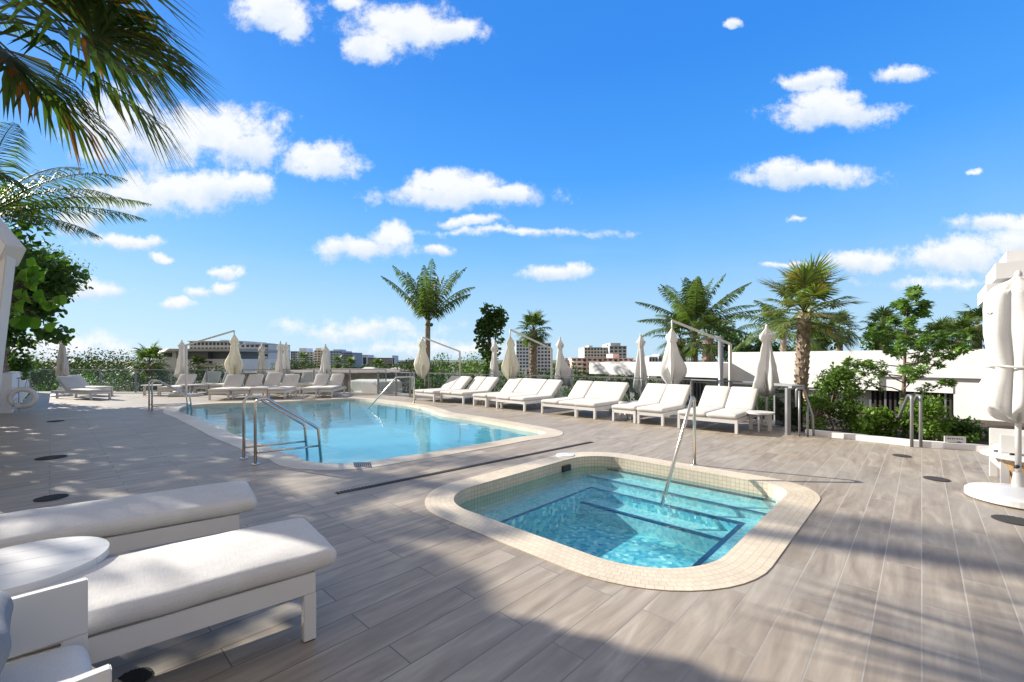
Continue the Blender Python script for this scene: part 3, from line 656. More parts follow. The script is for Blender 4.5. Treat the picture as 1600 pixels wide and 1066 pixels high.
# ------------------------------------------------------------------ furniture: loungers
def make_lounger(name, label, W, backs, group, loc, rz, zf=.29, cush=.085, L=1.98, hinge=1.22, ang=42, blen=.68, hi=False, mat_c=None, flat=False):
    t = thing(name, label, 'sunbed', loc, rz, group)
    mc = mat_c or M['cushion']; w2 = W / 2
    f = MB(); rh = .085 if not hi else .105
    f.box(-w2, -w2 + .035, .0, L, zf - rh, zf); f.box(w2 - .035, w2, .0, L, zf - rh, zf)
    f.box(-w2 + .037, w2 - .037, .002, .037, zf - rh, zf - .001); f.box(-w2 + .037, w2 - .037, L - .037, L - .002, zf - rh, zf - .001)
    k = 9 if not hi else 14
    for i in range(k):
        y = .10 + i * (hinge - .12) / (k - 1); f.box(-w2 + .036, w2 - .036, y, y + .06, zf - .03, zf - .012)
    f.build('frame', M['white_metal'], t, bevel=.003 if hi else 0)
    lw = .05
    for (x, y) in ((-w2 - .002, -.002), (w2 - lw + .002, -.002), (-w2 - .002, L - .32), (w2 - lw + .002, L - .32)):
        l = MB(); l.box(x, x + lw, y, y + lw + .01, .006, zf - rh - .001); lo = l.build('leg', M['white_metal'], t, bevel=.003 if hi else 0)
        l = MB(); l.box(x + .004, x + lw - .004, y + .004, y + lw + .006, 0, .006); l.build('foot_pad', M['rubber'], lo)
    nb = backs; cw = W / nb
    for i in range(nb):
        cx_ = -w2 + cw * (i + .5)
        c = MB(); ex = .085 if hi else 0; c.soft((cx_, hinge / 2 - .012 - ex / 2, zf + .002), hinge + .03 + ex, cw + (.03 if nb == 1 else -.006), cush, min(.048, cush * .45), .022 if hi else .012, 4 if hi else 3, None, 10 if hi else 5, 24 if hi else 10, .006 if hi else .003)
        c.build('seat_cushion', M['cushion_near'] if hi else mc, t, True)
        th_ = R(0 if flat else ang)
        Mx = Matrix.Translation((0, hinge, zf + .012)) @ Matrix.Rotation(th_, 4, 'X')
        c = MB(); c.soft((cx_, blen / 2 + .02, .02), blen, cw - .012, cush * .92, min(.04, cush * .42), .012, 3, Mx, 5, 8, .003)
        c.build('backrest_cushion', mc, t, True)
        fr = MB()
        for x in (cx_ - cw/2 + .03, cx_ + cw/2 - .03):
            fr.bar(Mx @ Vector((x, 0, 0)), Mx @ Vector((x, blen, 0)), .03, .025)
        for k2 in range(6): 
            y = .06 + k2 * (blen - .1) / 5; fr.bar(Mx @ Vector((cx_ - cw/2 + .045, y, 0)), Mx @ Vector((cx_ + cw/2 - .045, y, 0)), .05, .012)
        if not flat:
            for x in (cx_ - cw/2 + .06, cx_ + cw/2 - .06): fr.bar(Mx @ Vector((x, blen * .62, -.01)), Vector((x, hinge + .62, zf - .03)), .018, .018)
        fr.build('backrest_frame', M['white_metal'], t)
    return t
GR = 'sunbeds along the right side of the pool'
def mid(a, b): return (P(*a) + P(*b)) / 2
dbl = [((648.6,626.8),(676,627.5)), ((690,628.8),(721.5,631.7)), ((776.6,638.6),(818,643.5)), ((848,646.5),(899,652.5)), ((1063.7,670),(1146,678.5))]
lab_d = ['double white sunbed with two raised backs, farthest of the right row, beside the gate post',
 'second double sunbed from the gate, its left back partly in shade',
 'double white sunbed with two raised backs at the pool edge under the cream hanging parasol',
 'double sunbed whose two raised backs are in grey shade behind the flared white parasol',
 'nearest double sunbed, between the hot tub rail and the small round side table']
D0 = None
for i, (a, b) in enumerate(dbl):
    c = mid(a, b); c.z = 0
    if D0 is None: D0 = make_lounger('double_sunbed', lab_d[i], 1.16, 2, GR, c, GRID)
    else: copy_tree(D0, c, GRID + R((0, 2, -2, 0, 1)[i]), lab_d[i])
sgl = [((740,634.6),(758.9,636)), ((762,636.5),(781,638.5)), ((899.5,652.5),(927.7,655.4)), ((959,658.3),(989.8,661.3)), ((999.6,663),(1032,666))]
lab_s = ['raised-back single sunbed just right of the thin standing parasol, left of its pair',
 'single sunbed with raised back below the crossed white post, right one of its pair',
 'single sunbed with white raised back touching the double sunbed with the shaded backs',
 'single sunbed with tilted back, left of two beside the small table with towels',
 'single sunbed with tilted back right behind the hot tub grab rail']
S0 = None
for i, (a, b) in enumerate(sgl):
    c = mid(a, b); c.z = 0; c += UD * (0, .02, .0, 0, 0)[i]
    if S0 is None: S0 = make_lounger('sunbed', lab_s[i], .60, 1, GR, c, GRID)
    else: copy_tree(S0, c, GRID + R((0, 3, 0, -2, 1)[i]), lab_s[i])
GL = 'sunbeds behind the far end of the pool'
# far group: feet to the camera
ftl = [((327,625),(356.6,625),-14), ((362,624.4),(389,623.6),-13), ((392,623.6),(417,623.5),-10), ((420,623.4),(445,623.4),-9), ((472,622.6),(495,621.9),-8), ((497,621.6),(519.7,621),-6)]
lab_f = ['sunbed with grey shaded back, leftmost of the front row behind the pool',
 'shaded sunbed just under the cream parasol hanging from the left boom',
 'taller-backed shaded sunbed right of the cream hanging parasol, front row behind the pool',
 'sunbed with shaded back left of the twin closed parasols, front row behind the pool',
 'sunbed with shaded back right of the twin closed parasols, front row',
 'right end sunbed of the front row behind the pool, by the lone closed parasol']
for i, (a, b, r) in enumerate(ftl):
    c = mid(a, b); c.z = 0; Wd = (P(*b) - P(*a)).length
    copy_tree(S0, c, R(-r), lab_f[i], GL, scale=(min(1.08, Wd / .60), 1, 1.04 if i not in (2,) else 1.12))
bk = [(311, 616.4, 17), (341, 616.2, 14), (427, 615.6, 10), (465, 615.2, 8), (490, 615.2, 7)]
lab_b = ['sunbed half hidden in the back row, beside the post of the left boom parasol', 'sunbed half hidden in the back row, second from the left boom',
 'sunbed half hidden in the back row below the slim closed parasol', 'sunbed half hidden behind the right pair, left one', 'sunbed half hidden behind the right pair, right one']
for i, (x, y, r) in enumerate(bk):
    c = P(x, y); c.z = 0; copy_tree(S0, c, R(r), lab_b[i], GL, scale=(1.05, 1, 1.1))
# slatted sunbed at far left of the group
c = P(263, 619.5); copy_tree(S0, c, R(14), 'sunbed with striped slatted back beside the low side table, far left behind the pool', GL, scale=(1.05,1,1))
# side-on pair far left
c = P(158, 624.5); c.z = 0
fa = copy_tree(S0, c, R(70), 'grey cushioned sunbed seen side on at the far left, nearer of the two', 'pair of sunbeds seen side on at the far left', scale=(1.0,1.25,.98))
c2 = P(163, 619.0); copy_tree(S0, c2, R(72), 'grey cushioned sunbed seen side on at the far left, farther of the two', 'pair of sunbeds seen side on at the far left', scale=(1.0,1.2,.98))
# foreground sunbeds
u1 = Vector((.765, .64, 0)).normalized(); v1 = Vector((u1.y, -u1.x, 0))
foot = Vector((-1.02, 2.26, 0)) - v1 * .31 
make_lounger('sunbed', 'large grey-white cushioned sunbed in the left foreground with its near leg in view', .63, 1, 'foreground sunbeds', foot, math.atan2(u1.x, -u1.y), .35, .095, 2.0, 1.5, 40, .55, True)
u2 = Vector((.80, .60, 0)).normalized(); v2 = Vector((u2.y, -u2.x, 0))
foot = Vector((-1.94, 3.10, 0)) - v2 * .31
make_lounger('sunbed', 'cushioned white sunbed behind the foreground one, half in dappled shade', .63, 1, 'foreground sunbeds', foot, math.atan2(u2.x, -u2.y), .35, .095, 2.0, 1.5, 40, .55, True)
# ------------------------------------------------------------------ side tables
def round_table(loc, label, r=.3, h=.5, rz=0, grp=None, legs=4):
    t = thing('side_table', label, 'side table', loc, rz, grp)
    m1 = MB(); top = MB(); n_ = 40; lines = [-r*.55, -r*.1, r*.4]
    # slatted round top made of boards
    edges = [-r] + lines + [r]
    for i in range(len(edges) - 1):
        x0, x1 = edges[i] + .0015, edges[i+1] - .0015; pts = []
        for k in range(13):
            x = x0 + (x1 - x0) * k / 12; pts.append((x, -math.sqrt(max(1e-6, r*r - x*x))))
        for k in range(13):
            x = x1 - (x1 - x0) * k / 12; pts.append((x, math.sqrt(max(1e-6, r*r - x*x))))
        top.prism(pts, h - .035, h)
    top.build('table_top', M['white_plastic'], t)
    for k in range(legs):
        a = 2 * math.pi * k / legs + .6; l = MB(); cxx, cyy = math.cos(a) * r * .66, math.sin(a) * r * .66
        l.bar((cxx, cyy, 0), (cxx, cyy, h - .036), r * .28, .03, (math.cos(a + 1.57), math.sin(a + 1.57), 0)); l.build('leg', M['white_plastic'], t)
    m1.box(-r*.6, r*.6, -.02, .02, h*.35, h*.35+.03); m1.box(-.02, .02, -r*.6, -.0205, h*.35+.001, h*.35+.029); m1.box(-.02, .02, .0205, r*.6, h*.35+.001, h*.35+.029)
    m1.build('stretcher', M['white_plastic'], t)
    return t
T0 = round_table((-2.30, 2.03, 0), 'round white slatted side table beside the foreground armchair', .31, .5, R(-55))
round_table(P(1188, 672.5), 'small round white side table right of the nearest double sunbed', .26, .38, .3)
round_table(P(237, 617.5), 'low white side table left of the slatted sunbed', .34, .42, .1)
round_table(P(295, 617), 'low white side table beside the foot of the left boom post', .30, .42, .2)
round_table(P(750, 632), 'low white side table among the sunbeds below the thin standing parasol', .24, .3, .2)
round_table(P(456, 619), 'low white side table between the two front pairs behind the pool', .24, .3, .2)
tt = round_table(P(975, 655), 'low white side table between two single sunbeds carrying a rolled towel', .24, .34, .2)
tw_ = MB(); tw_.tube([(-.10,0,.045),(.10,0,.045)], .045, 14); pt = P(975, 655); o = tw_.build('towel', M['canvas'], None, True); o.location = (pt.x - .02, pt.y, .34); tag(o, 'white towel rolled up on the low table between the single sunbeds', 'towel')
# ------------------------------------------------------------------ armchairs
def armchair(loc, rz, label, arm=.62, W=.74, Dp=.78):
    # faces +y, front edge at y=0
    t = thing('armchair', label, 'armchair', loc, rz, 'white metal lounge armchairs'); w2 = W / 2
    for sg in (-1, 1):
        x0, x1 = (-w2, -w2 + .035) if sg < 0 else (w2 - .035, w2)
        a = MB(); a.box(x0, x1, -Dp, 0, arm - .20, arm); ao = a.build('arm', M['white_metal'], t, bevel=.004)
        l = MB(); l.box(x0, x1, -.07, 0, .0, arm - .2005); l.build('leg', M['white_metal'], t, bevel=.003)
        l = MB(); l.box(x0, x1, -Dp, -Dp + .07, .0, arm - .2005); l.build('leg', M['white_metal'], t, bevel=.003)
    f = MB(); f.box(-w2 + .036, w2 - .036, -.04, -.005, .20, .28); f.box(-w2 + .036, w2 - .036, -Dp + .01, -Dp + .05, .20, .28)
    f.box(-w2 + .036, -w2 + .07, -Dp + .051, -.041, .20, .28); f.box(w2 - .07, w2 - .036, -Dp + .051, -.041, .20, .28)
    f.build('seat_frame', M['white_metal'], t)
    b = MB(); b.box(-w2 + .036, w2 - .036, -Dp + .0, -Dp + .03, .30, arm + .12); b.build('back_panel', M['white_metal'], t, bevel=.004)
    c = MB(); c.soft((0, -Dp / 2 + .05, .275), Dp - .1, W - .09, .15, .065, .02, 4, None, 8, 10, .006); c.build('seat_cushion', M['cushion'], t, True)
    Mx = Matrix.Translation((0, -Dp + .07, .40)) @ Matrix.Rotation(R(78), 4, 'X')
    c = MB(); c.soft((0, .2, -.07), .42, W - .1, .14, .06, .02, 4, Mx, 8, 8, .006); c.build('back_cushion', M['cushion'], t, True)
    return t
fc = (Vector((-1.63,1.645,0)) + Vector((-1.07,1.19,0))) / 2
armchair(fc, -R(42), 'white armchair in the bottom left corner with a grey pillow')
pl = MB(); pl.soft((0,0,0), .44, .44, .14, .066, .05, 4, None, 8, 8, .01); o = pl.build('pillow', M['grey_fabric'], None, True)
o.location = (-1.55, 1.26, .49); o.rotation_euler = (R(68), 0, -R(42)); tag(o, 'dark grey woven pillow on the armchair in the bottom left corner', 'pillow')
ff = P(1541, 753); ff.z = 0
A2 = armchair(ff + Vector((.12,.02,0)), R(50), 'white armchair at the right edge beside the wooden side table', .60, .66, .74)
pl = MB(); pl.soft((0,0,0), .42, .42, .14, .066, .05, 4, None, 8, 8, .01); o = pl.build('pillow', M['cushion'], None, True)
o.location = (ff.x + .62, ff.y - .32, .52); o.rotation_euler = (R(70), 0, R(50)); tag(o, 'pale cushion leaning in the armchair at the right edge', 'cushion')
wt = thing('wooden_side_table', 'side table with a tapering wooden pedestal and pale round top at the right edge', 'side table', (5.83, 4.86, 0))
m_ = MB(); m_.lathe([(.17,0),(.18,.02),(.20,.12),(.25,.22),(.29,.30),(.30,.335),(.22,.34)], 32); m_.build('pedestal', M['wood'], wt, True)
m_ = MB(); m_.lathe([(.001,.341),(.40,.341),(.415,.352),(.415,.366),(.405,.376),(.001,.376)], 40); m_.build('table_top', M['white_plastic'], wt)
m_ = MB(); m_.box(-.17,.17,-.11,.11,.377,.395); o = m_.build('tray', M['dark_slat'], None, bevel=.003); o.location = (5.80, 4.98, 0); tag(o, 'flat dark tray lying on the wooden side table at the right edge', 'tray')
# ------------------------------------------------------------------ parasols
def lerp_prof(prof, t):
    for i in range(len(prof) - 1):
        if prof[i][0] <= t <= prof[i+1][0]:
            s = (t - prof[i][0]) / (prof[i+1][0] - prof[i][0]); return prof[i][1] + (prof[i+1][1] - prof[i][1]) * s
    return prof[-1][1]
STAND = [(0,.015),(.03,.04),(.17,.165),(.20,.13),(.24,.08),(.36,.10),(.55,.125),(.80,.175),(.92,.20),(.96,.15),(1,.05)]
HANG = [(0,.012),(.04,.04),(.12,.11),(.2,.15),(.27,.10),(.45,.15),(.72,.27),(.80,.25),(1,.035)]
WIDE = [(0,.03),(.02,.06),(.06,.17),(.12,.24),(.2,.25),(.4,.25),(.60,.20),(.64,.20),(.78,.255),(.9,.29),(.95,.29),(.975,.22),(1,.05)]
def canopy(top, bot, prof, k, seed, folds=8, tilt=0.0, nz=26, na=48, flare=0.0):
    m1 = MB(); rnd = random.Random(seed); ph = [rnd.uniform(0, 6.28) for _ in range(4)]
    for i in range(nz + 1):
        t = i / nz; r = lerp_prof(prof, t) * k; am = .14 + (.13 if prof is WIDE else .38) * min(1, max(0, (t - .05) * 2)) * (1 if t < .97 else .5)
        for j in range(na):
            a = 2 * math.pi * j / na
            lobe = .4 if prof is WIDE else 1.0; wv_ = abs(math.sin(folds * a / 2 + ph[0] + t * .5)) if prof is WIDE else 1 - abs(math.sin((5 if seed % 2 else 4) * a / 2 + ph[0] + t * (.9 if seed % 3 else -.7))) ** .8; wv2 = math.cos(a * 3 + ph[1] + t * 2.2) * .10 * lobe + math.cos(a * 13 + ph[2] + t * 7) * .05 + math.cos(a * 2 + ph[3]) * .08 * lobe
            rr = r * (1 - am + am * 1.6 * wv_ + wv2)
            z = top + (bot - top) * (t - ((.10 if prof is WIDE else -.45) * (wv_ - .5) * (t > .7) * (t - .7) / .3) + (.035 * math.cos(3 * a + ph[2]) * (t > .12) * (t < .24)))
            m1.v.append((rr * math.cos(a) + tilt * t + flare * max(0, t - .4) * max(0, math.cos(a)) , rr * math.sin(a), z))
    for i in range(nz):
        for j in range(na):
            a = i * na + j; b = i * na + (j + 1) % na; m1.f.append((a, b, b + na, a + na))
    m1.f.append(tuple(reversed(range(na)))); m1.f.append(tuple(nz * na + j for j in range(na)))
    for i in range(len(m1.f)): m1.f[i] = tuple(reversed(m1.f[i]))
    return m1
GP = 'closed white parasols standing round the deck'
def stand_parasol(px, py, ytop, ybot, label, seed, k=1.0, cmat=None, flare=0, base=True, prof=STAND, tilt=0.0, d=None, nz=26, lean=0):
    p = P(px, py) if d is None else Vector(((px - 800) * d / FPX, d, 0)); d = p.y; p.z = 0
    top = H_EYE - (ytop - HOR) * d / FPX; bot = H_EYE - (ybot - HOR) * d / FPX
    t = thing('closed_parasol', label, 'parasol', p, random.Random(seed).uniform(0, 1), GP)
    if lean: t.rotation_euler = (0, R(lean), 0)
    m1 = MB(); m1.tube([(0,0,.05),(0,0,top + .02)], .024, 12); m1.build('pole', M['white_metal'], t, True)
    canopy(top, bot, prof, k, seed, tilt=tilt, flare=flare, nz=nz).build('canopy', cmat or M['canvas'], t, True)
    m1 = MB(); m1.lathe([(.018,top-.02),(.03,top),(.03,top+.03),(.012,top+.06)], 12); m1.build('finial', M['white_metal'], t, True)
    tz = top + (bot - top) * .62; m1 = MB(); rr = lerp_prof(prof, .6) * k * 1.12
    if base:
        m1 = MB(); m1.lathe([(.30,0),(.32,.02),(.32,.055),(.27,.085),(.05,.095),(.04,.2),(.03,.2)], 32); m1.build('base', M['white_plastic'], t)
    return t
stand_parasol(97, 619, 523, 583, 'greyish closed parasol in shade behind the side-on sunbeds at the far left', 1, 1.0, M['canvas_shaded'])
stand_parasol(284, 613.5, 533, 585, 'closed off-white parasol left of the left boom post', 2, 1.0)
stand_parasol(409, 611, 539, 585, 'slim closed parasol between the hanging one and the twin closed ones', 3, .95, M['canvas_shaded'])
stand_parasol(438, 613.5, 535, 587, 'left one of the twin closed parasols behind the pool', 4, 1.0)
stand_parasol(447, 612, 536, 584, 'right one of the twin closed parasols behind the pool', 5, 1.0)
stand_parasol(508.5, 613.5, 539.5, 587, 'closed parasol at the right end of the sunbeds behind the pool', 6, 1.05)
stand_parasol(773, 620, 534, 593, 'thin closed parasol left of the sea grape tree boom, between sunbeds', 7, .95)
stand_parasol(875, 624, 529, 591, 'closed parasol with canopy flaring to the right behind the double sunbed', 8, 1.05, flare=.75)
stand_parasol(1001, 631, 524, 600, 'closed parasol standing before the white canopy of the building', 9, 1.0)
stand_parasol(1198, 664, 511, 602, 'tall closed parasol behind the round side table, before the white building', 10, 1.12, flare=.1)
u = stand_parasol(1591, 784, 432, 655, 'big closed white parasol on a round white base at the right edge', 11, .90, prof=WIDE, base=False, nz=44)
m_ = MB(); m_.lathe([(.34,0),(.385,.02),(.385,.075),(.36,.10),(.10,.155),(.05,.16),(.035,.30),(.033,.30)], 44); m_.build('base', M['white_plastic'], u)
m_ = MB(); m_.tube([(-.06,0,.36),(.06,0,.36)], .018, 10); m_.build('crank', M['dark_metal'], u, True)
m_ = MB(); k_ = []
for i in range(33):
    a = 2*math.pi*i/32; k_.append((.215*math.cos(a), .215*math.sin(a), 1.38 + .01*math.sin(3*a)))
m_.tube(k_, .012, 6, False); m_.build('tie_strap', M['canvas'], u, True)
GB = 'closed parasols hanging from boom arms'
def boom_parasol(mast_px, mast_y_top, mast_d, tip_px, tip_y, tip_d, ytop, ybot, label, seed, basey=None, k=1.0, cmat=None):
    mt = AT(mast_px, mast_y_top, mast_d); tp = AT(tip_px, tip_y, tip_d); o_ = Vector((mt.x, mt.y, 0))
    t = thing('boom_parasol', label, 'parasol', o_, 0, GB)
    zt = H_EYE - (ytop - HOR) * tip_d / FPX; zb = H_EYE - (ybot - HOR) * tip_d / FPX
    m1 = MB(); m1.bar((0,0,.05), (0,0,mt.z), .065, .065); m1.build('mast', M['white_metal'], t, bevel=.004)
    rel = tp - o_; m1 = MB(); m1.bar((0,0,mt.z - .01), (rel.x, rel.y, tp.z), .05, .06); m1.build('boom', M['white_metal'], t)
    m1 = MB(); m1.tube([(rel.x, rel.y, tp.z + .02), (rel.x, rel.y, zt - .15)], .022, 10); m1.build('hanger', M['white_metal'], t, True)
    c = canopy(zt, zb, HANG, k, seed); o2 = c.build('canopy', cmat or M['canvas'], t, True); o2.location = (rel.x, rel.y, 0)
    m1 = MB(); m1.box(-.45,.45,-.35,.35,0,.10); m1.build('base_block', M['white_plastic'], t, bevel=.015)
M['canvas_cream'] = fabric('canvas_cream', (.78,.76,.66), 160, .2, .35)
boom_parasol(291, 539, 17.3, 366, 517, 17.6, 522, 586, 'cream closed parasol hanging from a boom arm at the left end behind the pool', 21, cmat=M['canvas_cream'], k=1.15)
boom_parasol(718.5, 549, 17.6, 660, 527, 17.2, 529, 584, 'closed parasol hanging from a thin boom right of the pool gate, before the coconut palm', 22, k=1.0, cmat=M['canvas_cream'])
boom_parasol(862, 545, 15.6, 797, 515, 15.0, 525, 589, 'closed parasol hanging from a white boom in front of the small fan palm', 23, k=1.0, cmat=M['canvas_cream'])
boom_parasol(1141, 537, 11.3, 1050, 501, 11.6, 512, 598, 'large closed parasol hanging from the thick white boom before the palm cluster', 24, k=.98)
# ------------------------------------------------------------------ fences
def fence(name, label, pts, n_list, rail_z, post_w=.05, mg='glass', z0=0.0):
    t = thing(name, label, 'fence', (0,0,0))
    for (a, b, n_) in zip(pts[:-1], pts[1:], n_list):
        a, b = Vector((a[0], a[1], z0)), Vector((b[0], b[1], z0)); d = b - a; dn = d.normalized()
        r = MB(); r.bar(a + Vector((0,0,rail_z-z0)), b + Vector((0,0,rail_z-z0)), .06, .035); r.build('top_rail', M['grey_metal'], t)
        for i in range(n_):
            p = a + d * (i / n_); q = a + d * ((i + 1) / n_)
            m1 = MB(); m1.box(p.x - post_w/2, p.x + post_w/2, p.y - post_w/2, p.y + post_w/2, z0, rail_z - .018); m1.build('post', M['grey_metal'], t)
            g = MB(); g.bar(p + dn * .06 + Vector((0,0,(rail_z-z0)*.5)), q - dn * .06 + Vector((0,0,(rail_z-z0)*.5)), .012, (rail_z - z0) * .86); g.build('glass_panel', M[mg], t)
    m1 = MB(); m1.box(b.x - post_w/2, b.x + post_w/2, b.y - post_w/2, b.y + post_w/2, z0, rail_z - .018); m1.build('post', M['grey_metal'], t)
    return t
fence('glass_fence', 'long glass balustrade with grey top rail behind the far sunbeds', [(wfar.x, wfar.y), (-5.55, 19.15)], [10], 1.0)
fence('glass_fence', 'glass balustrade with grey rail behind the right row of sunbeds', [(-4.5,18.55),(.95,14.95),(4.95,12.0),(6.15,10.1)], [5,4,2], .90)
# gate by the pool
gt = thing('pool_gate', 'grey framed gate of glass panels near the far corner of the pool', 'gate', (0,0,0))
ga, gb, gc_ = P(591, 615.8), P(641, 621), P(646.5, 621.5)
for p in (ga, P(619, 618.7), gb, gc_):
    m1 = MB(); m1.box(p.x-.035, p.x+.035, p.y-.035, p.y+.035, 0, .93); m1.build('post', M['grey_metal'], gt)
for (a, b) in ((ga, P(619, 618.7)), (P(619, 618.7), gb)):
    a = a.copy(); b = b.copy(); m1 = MB(); m1.bar(a + Vector((0,0,.95)), b + Vector((0,0,.95)), .05, .035); m1.bar(a + Vector((0,0,.12)), b + Vector((0,0,.12)), .04, .035); m1.build('gate_frame', M['grey_metal'], gt)
    dd = (b - a).normalized() * .06; m1 = MB(); m1.bar(a + dd + Vector((0,0,.53)), b - dd + Vector((0,0,.53)), .01, .76); m1.build('glass_panel', M['glass'], gt)
m1 = MB(); m1.bar(gb + Vector((0,0,.55)), gc_ + Vector((0,0,.55)), .04, .5); m1.build('latch_plate', M['grey_metal'], gt)
# low white wall beside the gate
lw_ = thing('planter_wall', 'low white plastered wall standing on the deck left of the pool gate', 'wall', (0,0,0))
pts = [P(545,612.2), P(592,615.2), P(628,613.4), P(622,608)]; pts = [(p.x, p.y) for p in pts]; pts.append((P(560,608.5).x, P(560,608.5).y))
m1 = MB(); m1.prism(pts, 0, .46); m1.build('wall_body', M['plaster'], lw_)
m1 = MB(); m1.prism([tuple(v) for v in offset_loop([Vector(p) for p in pts], -.06)], .461, .50); m1.build('wall_cap', M['plaster'], lw_)
# stairs and end balustrade near the big fan palm
st = thing('stair_balustrade', 'smoked glass stair balustrade with thick grey cap at the foot of the big fan palm', 'balustrade', (0,0,0))
b0, b1 = P(1231, 679), P(1262, 681)
b1 = b0 + Vector((.30, .62, 0)); 
m1 = MB(); m1.bar(b0 + Vector((0,0,0)), b0 + Vector((0,0,.90)), .07, .07); m1.build('post', M['grey_metal'], st)
m1 = MB(); m1.bar(P(1212, 660), P(1212, 660) + Vector((0,0,.88)), .06, .06); m1.build('post', M['grey_metal'], st)
pth = [b0 + Vector((.04,.0,.46)), b0 + Vector((.35,.10,.46)), b0 + Vector((.42,.45,.46)), b0 + Vector((.30,.9,.46))]
m1 = MB()
for i in range(3): m1.bar(pth[i], pth[i+1], .012, .82)
m1.build('glass_panel', M['glass_smoke'], st)
m1 = MB(); 
for i in range(3): m1.bar(pth[i] + Vector((0,0,.46)), pth[i+1] + Vector((0,0,.46)), .075, .05)
m1.build('cap', M['grey_metal'], st)
sr = thing('stair_handrail', 'pair of grey stair handrails going down beside the big fan palm', 'handrail', (0,0,0))
for k, (px, py, h) in enumerate(((1249, 682, .86), (1262, 682.5, .60))):
    p = P(px, py); m1 = MB(); m1.tube([p, p + Vector((0,0,h))], .018, 10); m1.build('post', M['grey_metal'], sr, True)
p = P(1247, 682); q = P(1268, 683)
m1 = MB(); m1.tube(rail_path([p + Vector((0,.05,.55)), p + Vector((0,.05,.90)), p + Vector((.12,.02,.90)), q + Vector((.02,0,.40)), q + Vector((.04,0,.02))], [.05,.05,.06]), .02, 10); m1.build('rail', M['grey_metal'], sr, True)
m1 = MB(); m1.tube([P(1256,640)*0 + AT(1254, 612, 9.2), AT(1268, 650, 9.0)], .022, 8); m1.build('wooden_rail', M['wood'], sr, True)
ss = MB()
a = P(1236, 680.5); 
for i in range(6): 
    q0 = a + VD * 0 + Vector((.05, .05 + .3 * i, 0)); ss.box(q0.x, q0.x + .9, q0.y, q0.y + .301, -.18 * (i + 1), -.16 * i - .003)
ss.build('stairs', M['concrete'])
tag(bpy.data.objects['stairs'], 'pale concrete steps leading down off the deck beside the big fan palm', 'stairs')
# two grey rail posts at the curb
rp_ = thing('stair_rail', 'two upright grey rail posts in front of the planting bed', 'handrail', (0,0,0))
for px in (1424.5, 1438.5):
    p = P(px, 698.5); m1 = MB(); m1.tube(rail_path([p, p + Vector((0,0,.84)), p + Vector((.10,.17,.84)), p + Vector((.62,1.0,.22)), p + Vector((.62,1.0,-.4))], [.05,.03,.05]), .024, 12); m1.build('rail', M['grey_metal'], rp_, True)
# lamp post and crossed white post
p = AT(1126, 530, 13.2); lp = thing('lamp_post', 'slim dark grey lamp post with a short arm behind the nearest boom parasol', 'lamp post', (p.x, p.y, 0))
m1 = MB(); m1.tube([(0,0,-3),(0,0,p.z + .08)], .075, 12); m1.build('pole', M['grey_metal'], lp, True)
m1 = MB(); m1.bar((0,0,p.z + .04), (-.62,0,p.z + .02), .05, .04); m1.box(-.72,-.42,-.06,.06,p.z-.03,p.z+.0); m1.build('lamp_head', M['grey_metal'], lp)
p = AT(822, 574, 17.5); lp = thing('crossed_post', 'short white post with a crossbar behind the glass fence below the fan palm', 'post', (p.x, p.y, 0))
m1 = MB(); m1.bar((0,0,-.5),(0,0,p.z), .06, .06); m1.build('post', M['white_metal'], lp); m1 = MB(); m1.bar((-.2,0,p.z-.08),(.18,0,p.z-.06), .05, .05); m1.build('crossbar', M['white_metal'], lp)
# ------------------------------------------------------------------ left wall, life ring, cabana corner
lwall = thing('white_wall', 'white rendered wall at the far left carrying the life ring', 'wall', (0,0,0))
pa = Vector((wc.x, wc.y)); pb = Vector((wfar.x, wfar.y)); pd = pa - Vector((S_, C_)) * 9
m1 = MB(); o1 = Vector((-C_, S_)); nrm = Vector((-S_, -C_)); thk = .25
q1 = [pa, pb, pb - Vector((S_, C_)) * thk * -0 + Vector((-S_, -C_)) * thk, pa + Vector((-S_, -C_)) * thk + Vector((-C_, S_)) * thk, pd + Vector((-C_, S_)) * thk, pd]
m1.prism([(p.x, p.y) for p in q1], 0, 1.06); m1.build('wall_body', M['plaster'], lwall)
# life ring with pole rack
cring = AT(36, 622, 11.6)
lr = thing('life_ring', 'white life ring hanging from a bracket on the far left wall', 'life ring', (cring.x, cring.y, cring.z), R(38), sc_=.85)
m1 = MB(); n1_, n2_ = 32, 10
for i in range(n1_):
    a = 2 * math.pi * i / n1_
    for j in range(n2_):
        b = 2 * math.pi * j / n2_; r_ = .27 + .075 * math.cos(b); m1.v.append((r_ * math.cos(a), .075 * math.sin(b), r_ * math.sin(a)))
for i in range(n1_):
    for j in range(n2_): m1.f.append((i*n2_+j, ((i+1)%n1_)*n2_+j, ((i+1)%n1_)*n2_+(j+1)%n2_, i*n2_+(j+1)%n2_))
m1.build('ring', M['white_plastic'], lr, True)
m1 = MB()
for k in range(4):
    a = math.pi / 4 + k * math.pi / 2; m1.tube([(.37*math.cos(a-.6), -.03, .37*math.sin(a-.6)), (.41*math.cos(a), -.03, .41*math.sin(a)), (.37*math.cos(a+.6), -.03, .37*math.sin(a+.6))], .008, 5)
for k in range(6): m1.tube([(random.uniform(-.3,.1), -.09, random.uniform(-.35,.1)), (random.uniform(-.3,.3), -.11, random.uniform(-.3,.1)), (random.uniform(-.2,.3), -.09, random.uniform(-.38,.0))], .009, 5)
m1.build('rope', M['canvas'], lr)
m1 = MB(); m1.tube([(-.15,.1,.62),(.18,-.1,.66)], .015, 8); m1.tube([(-.10,.05,.62),(-.10,.06,-.45)], .012, 6); m1.tube([(.10,-.04,.64),(.02,.02,.25)], .008, 6); m1.tube([(.10,-.04,.64),(.20,.02,.25)], .008, 6); m1.build('bracket', M['grey_metal'], lr)
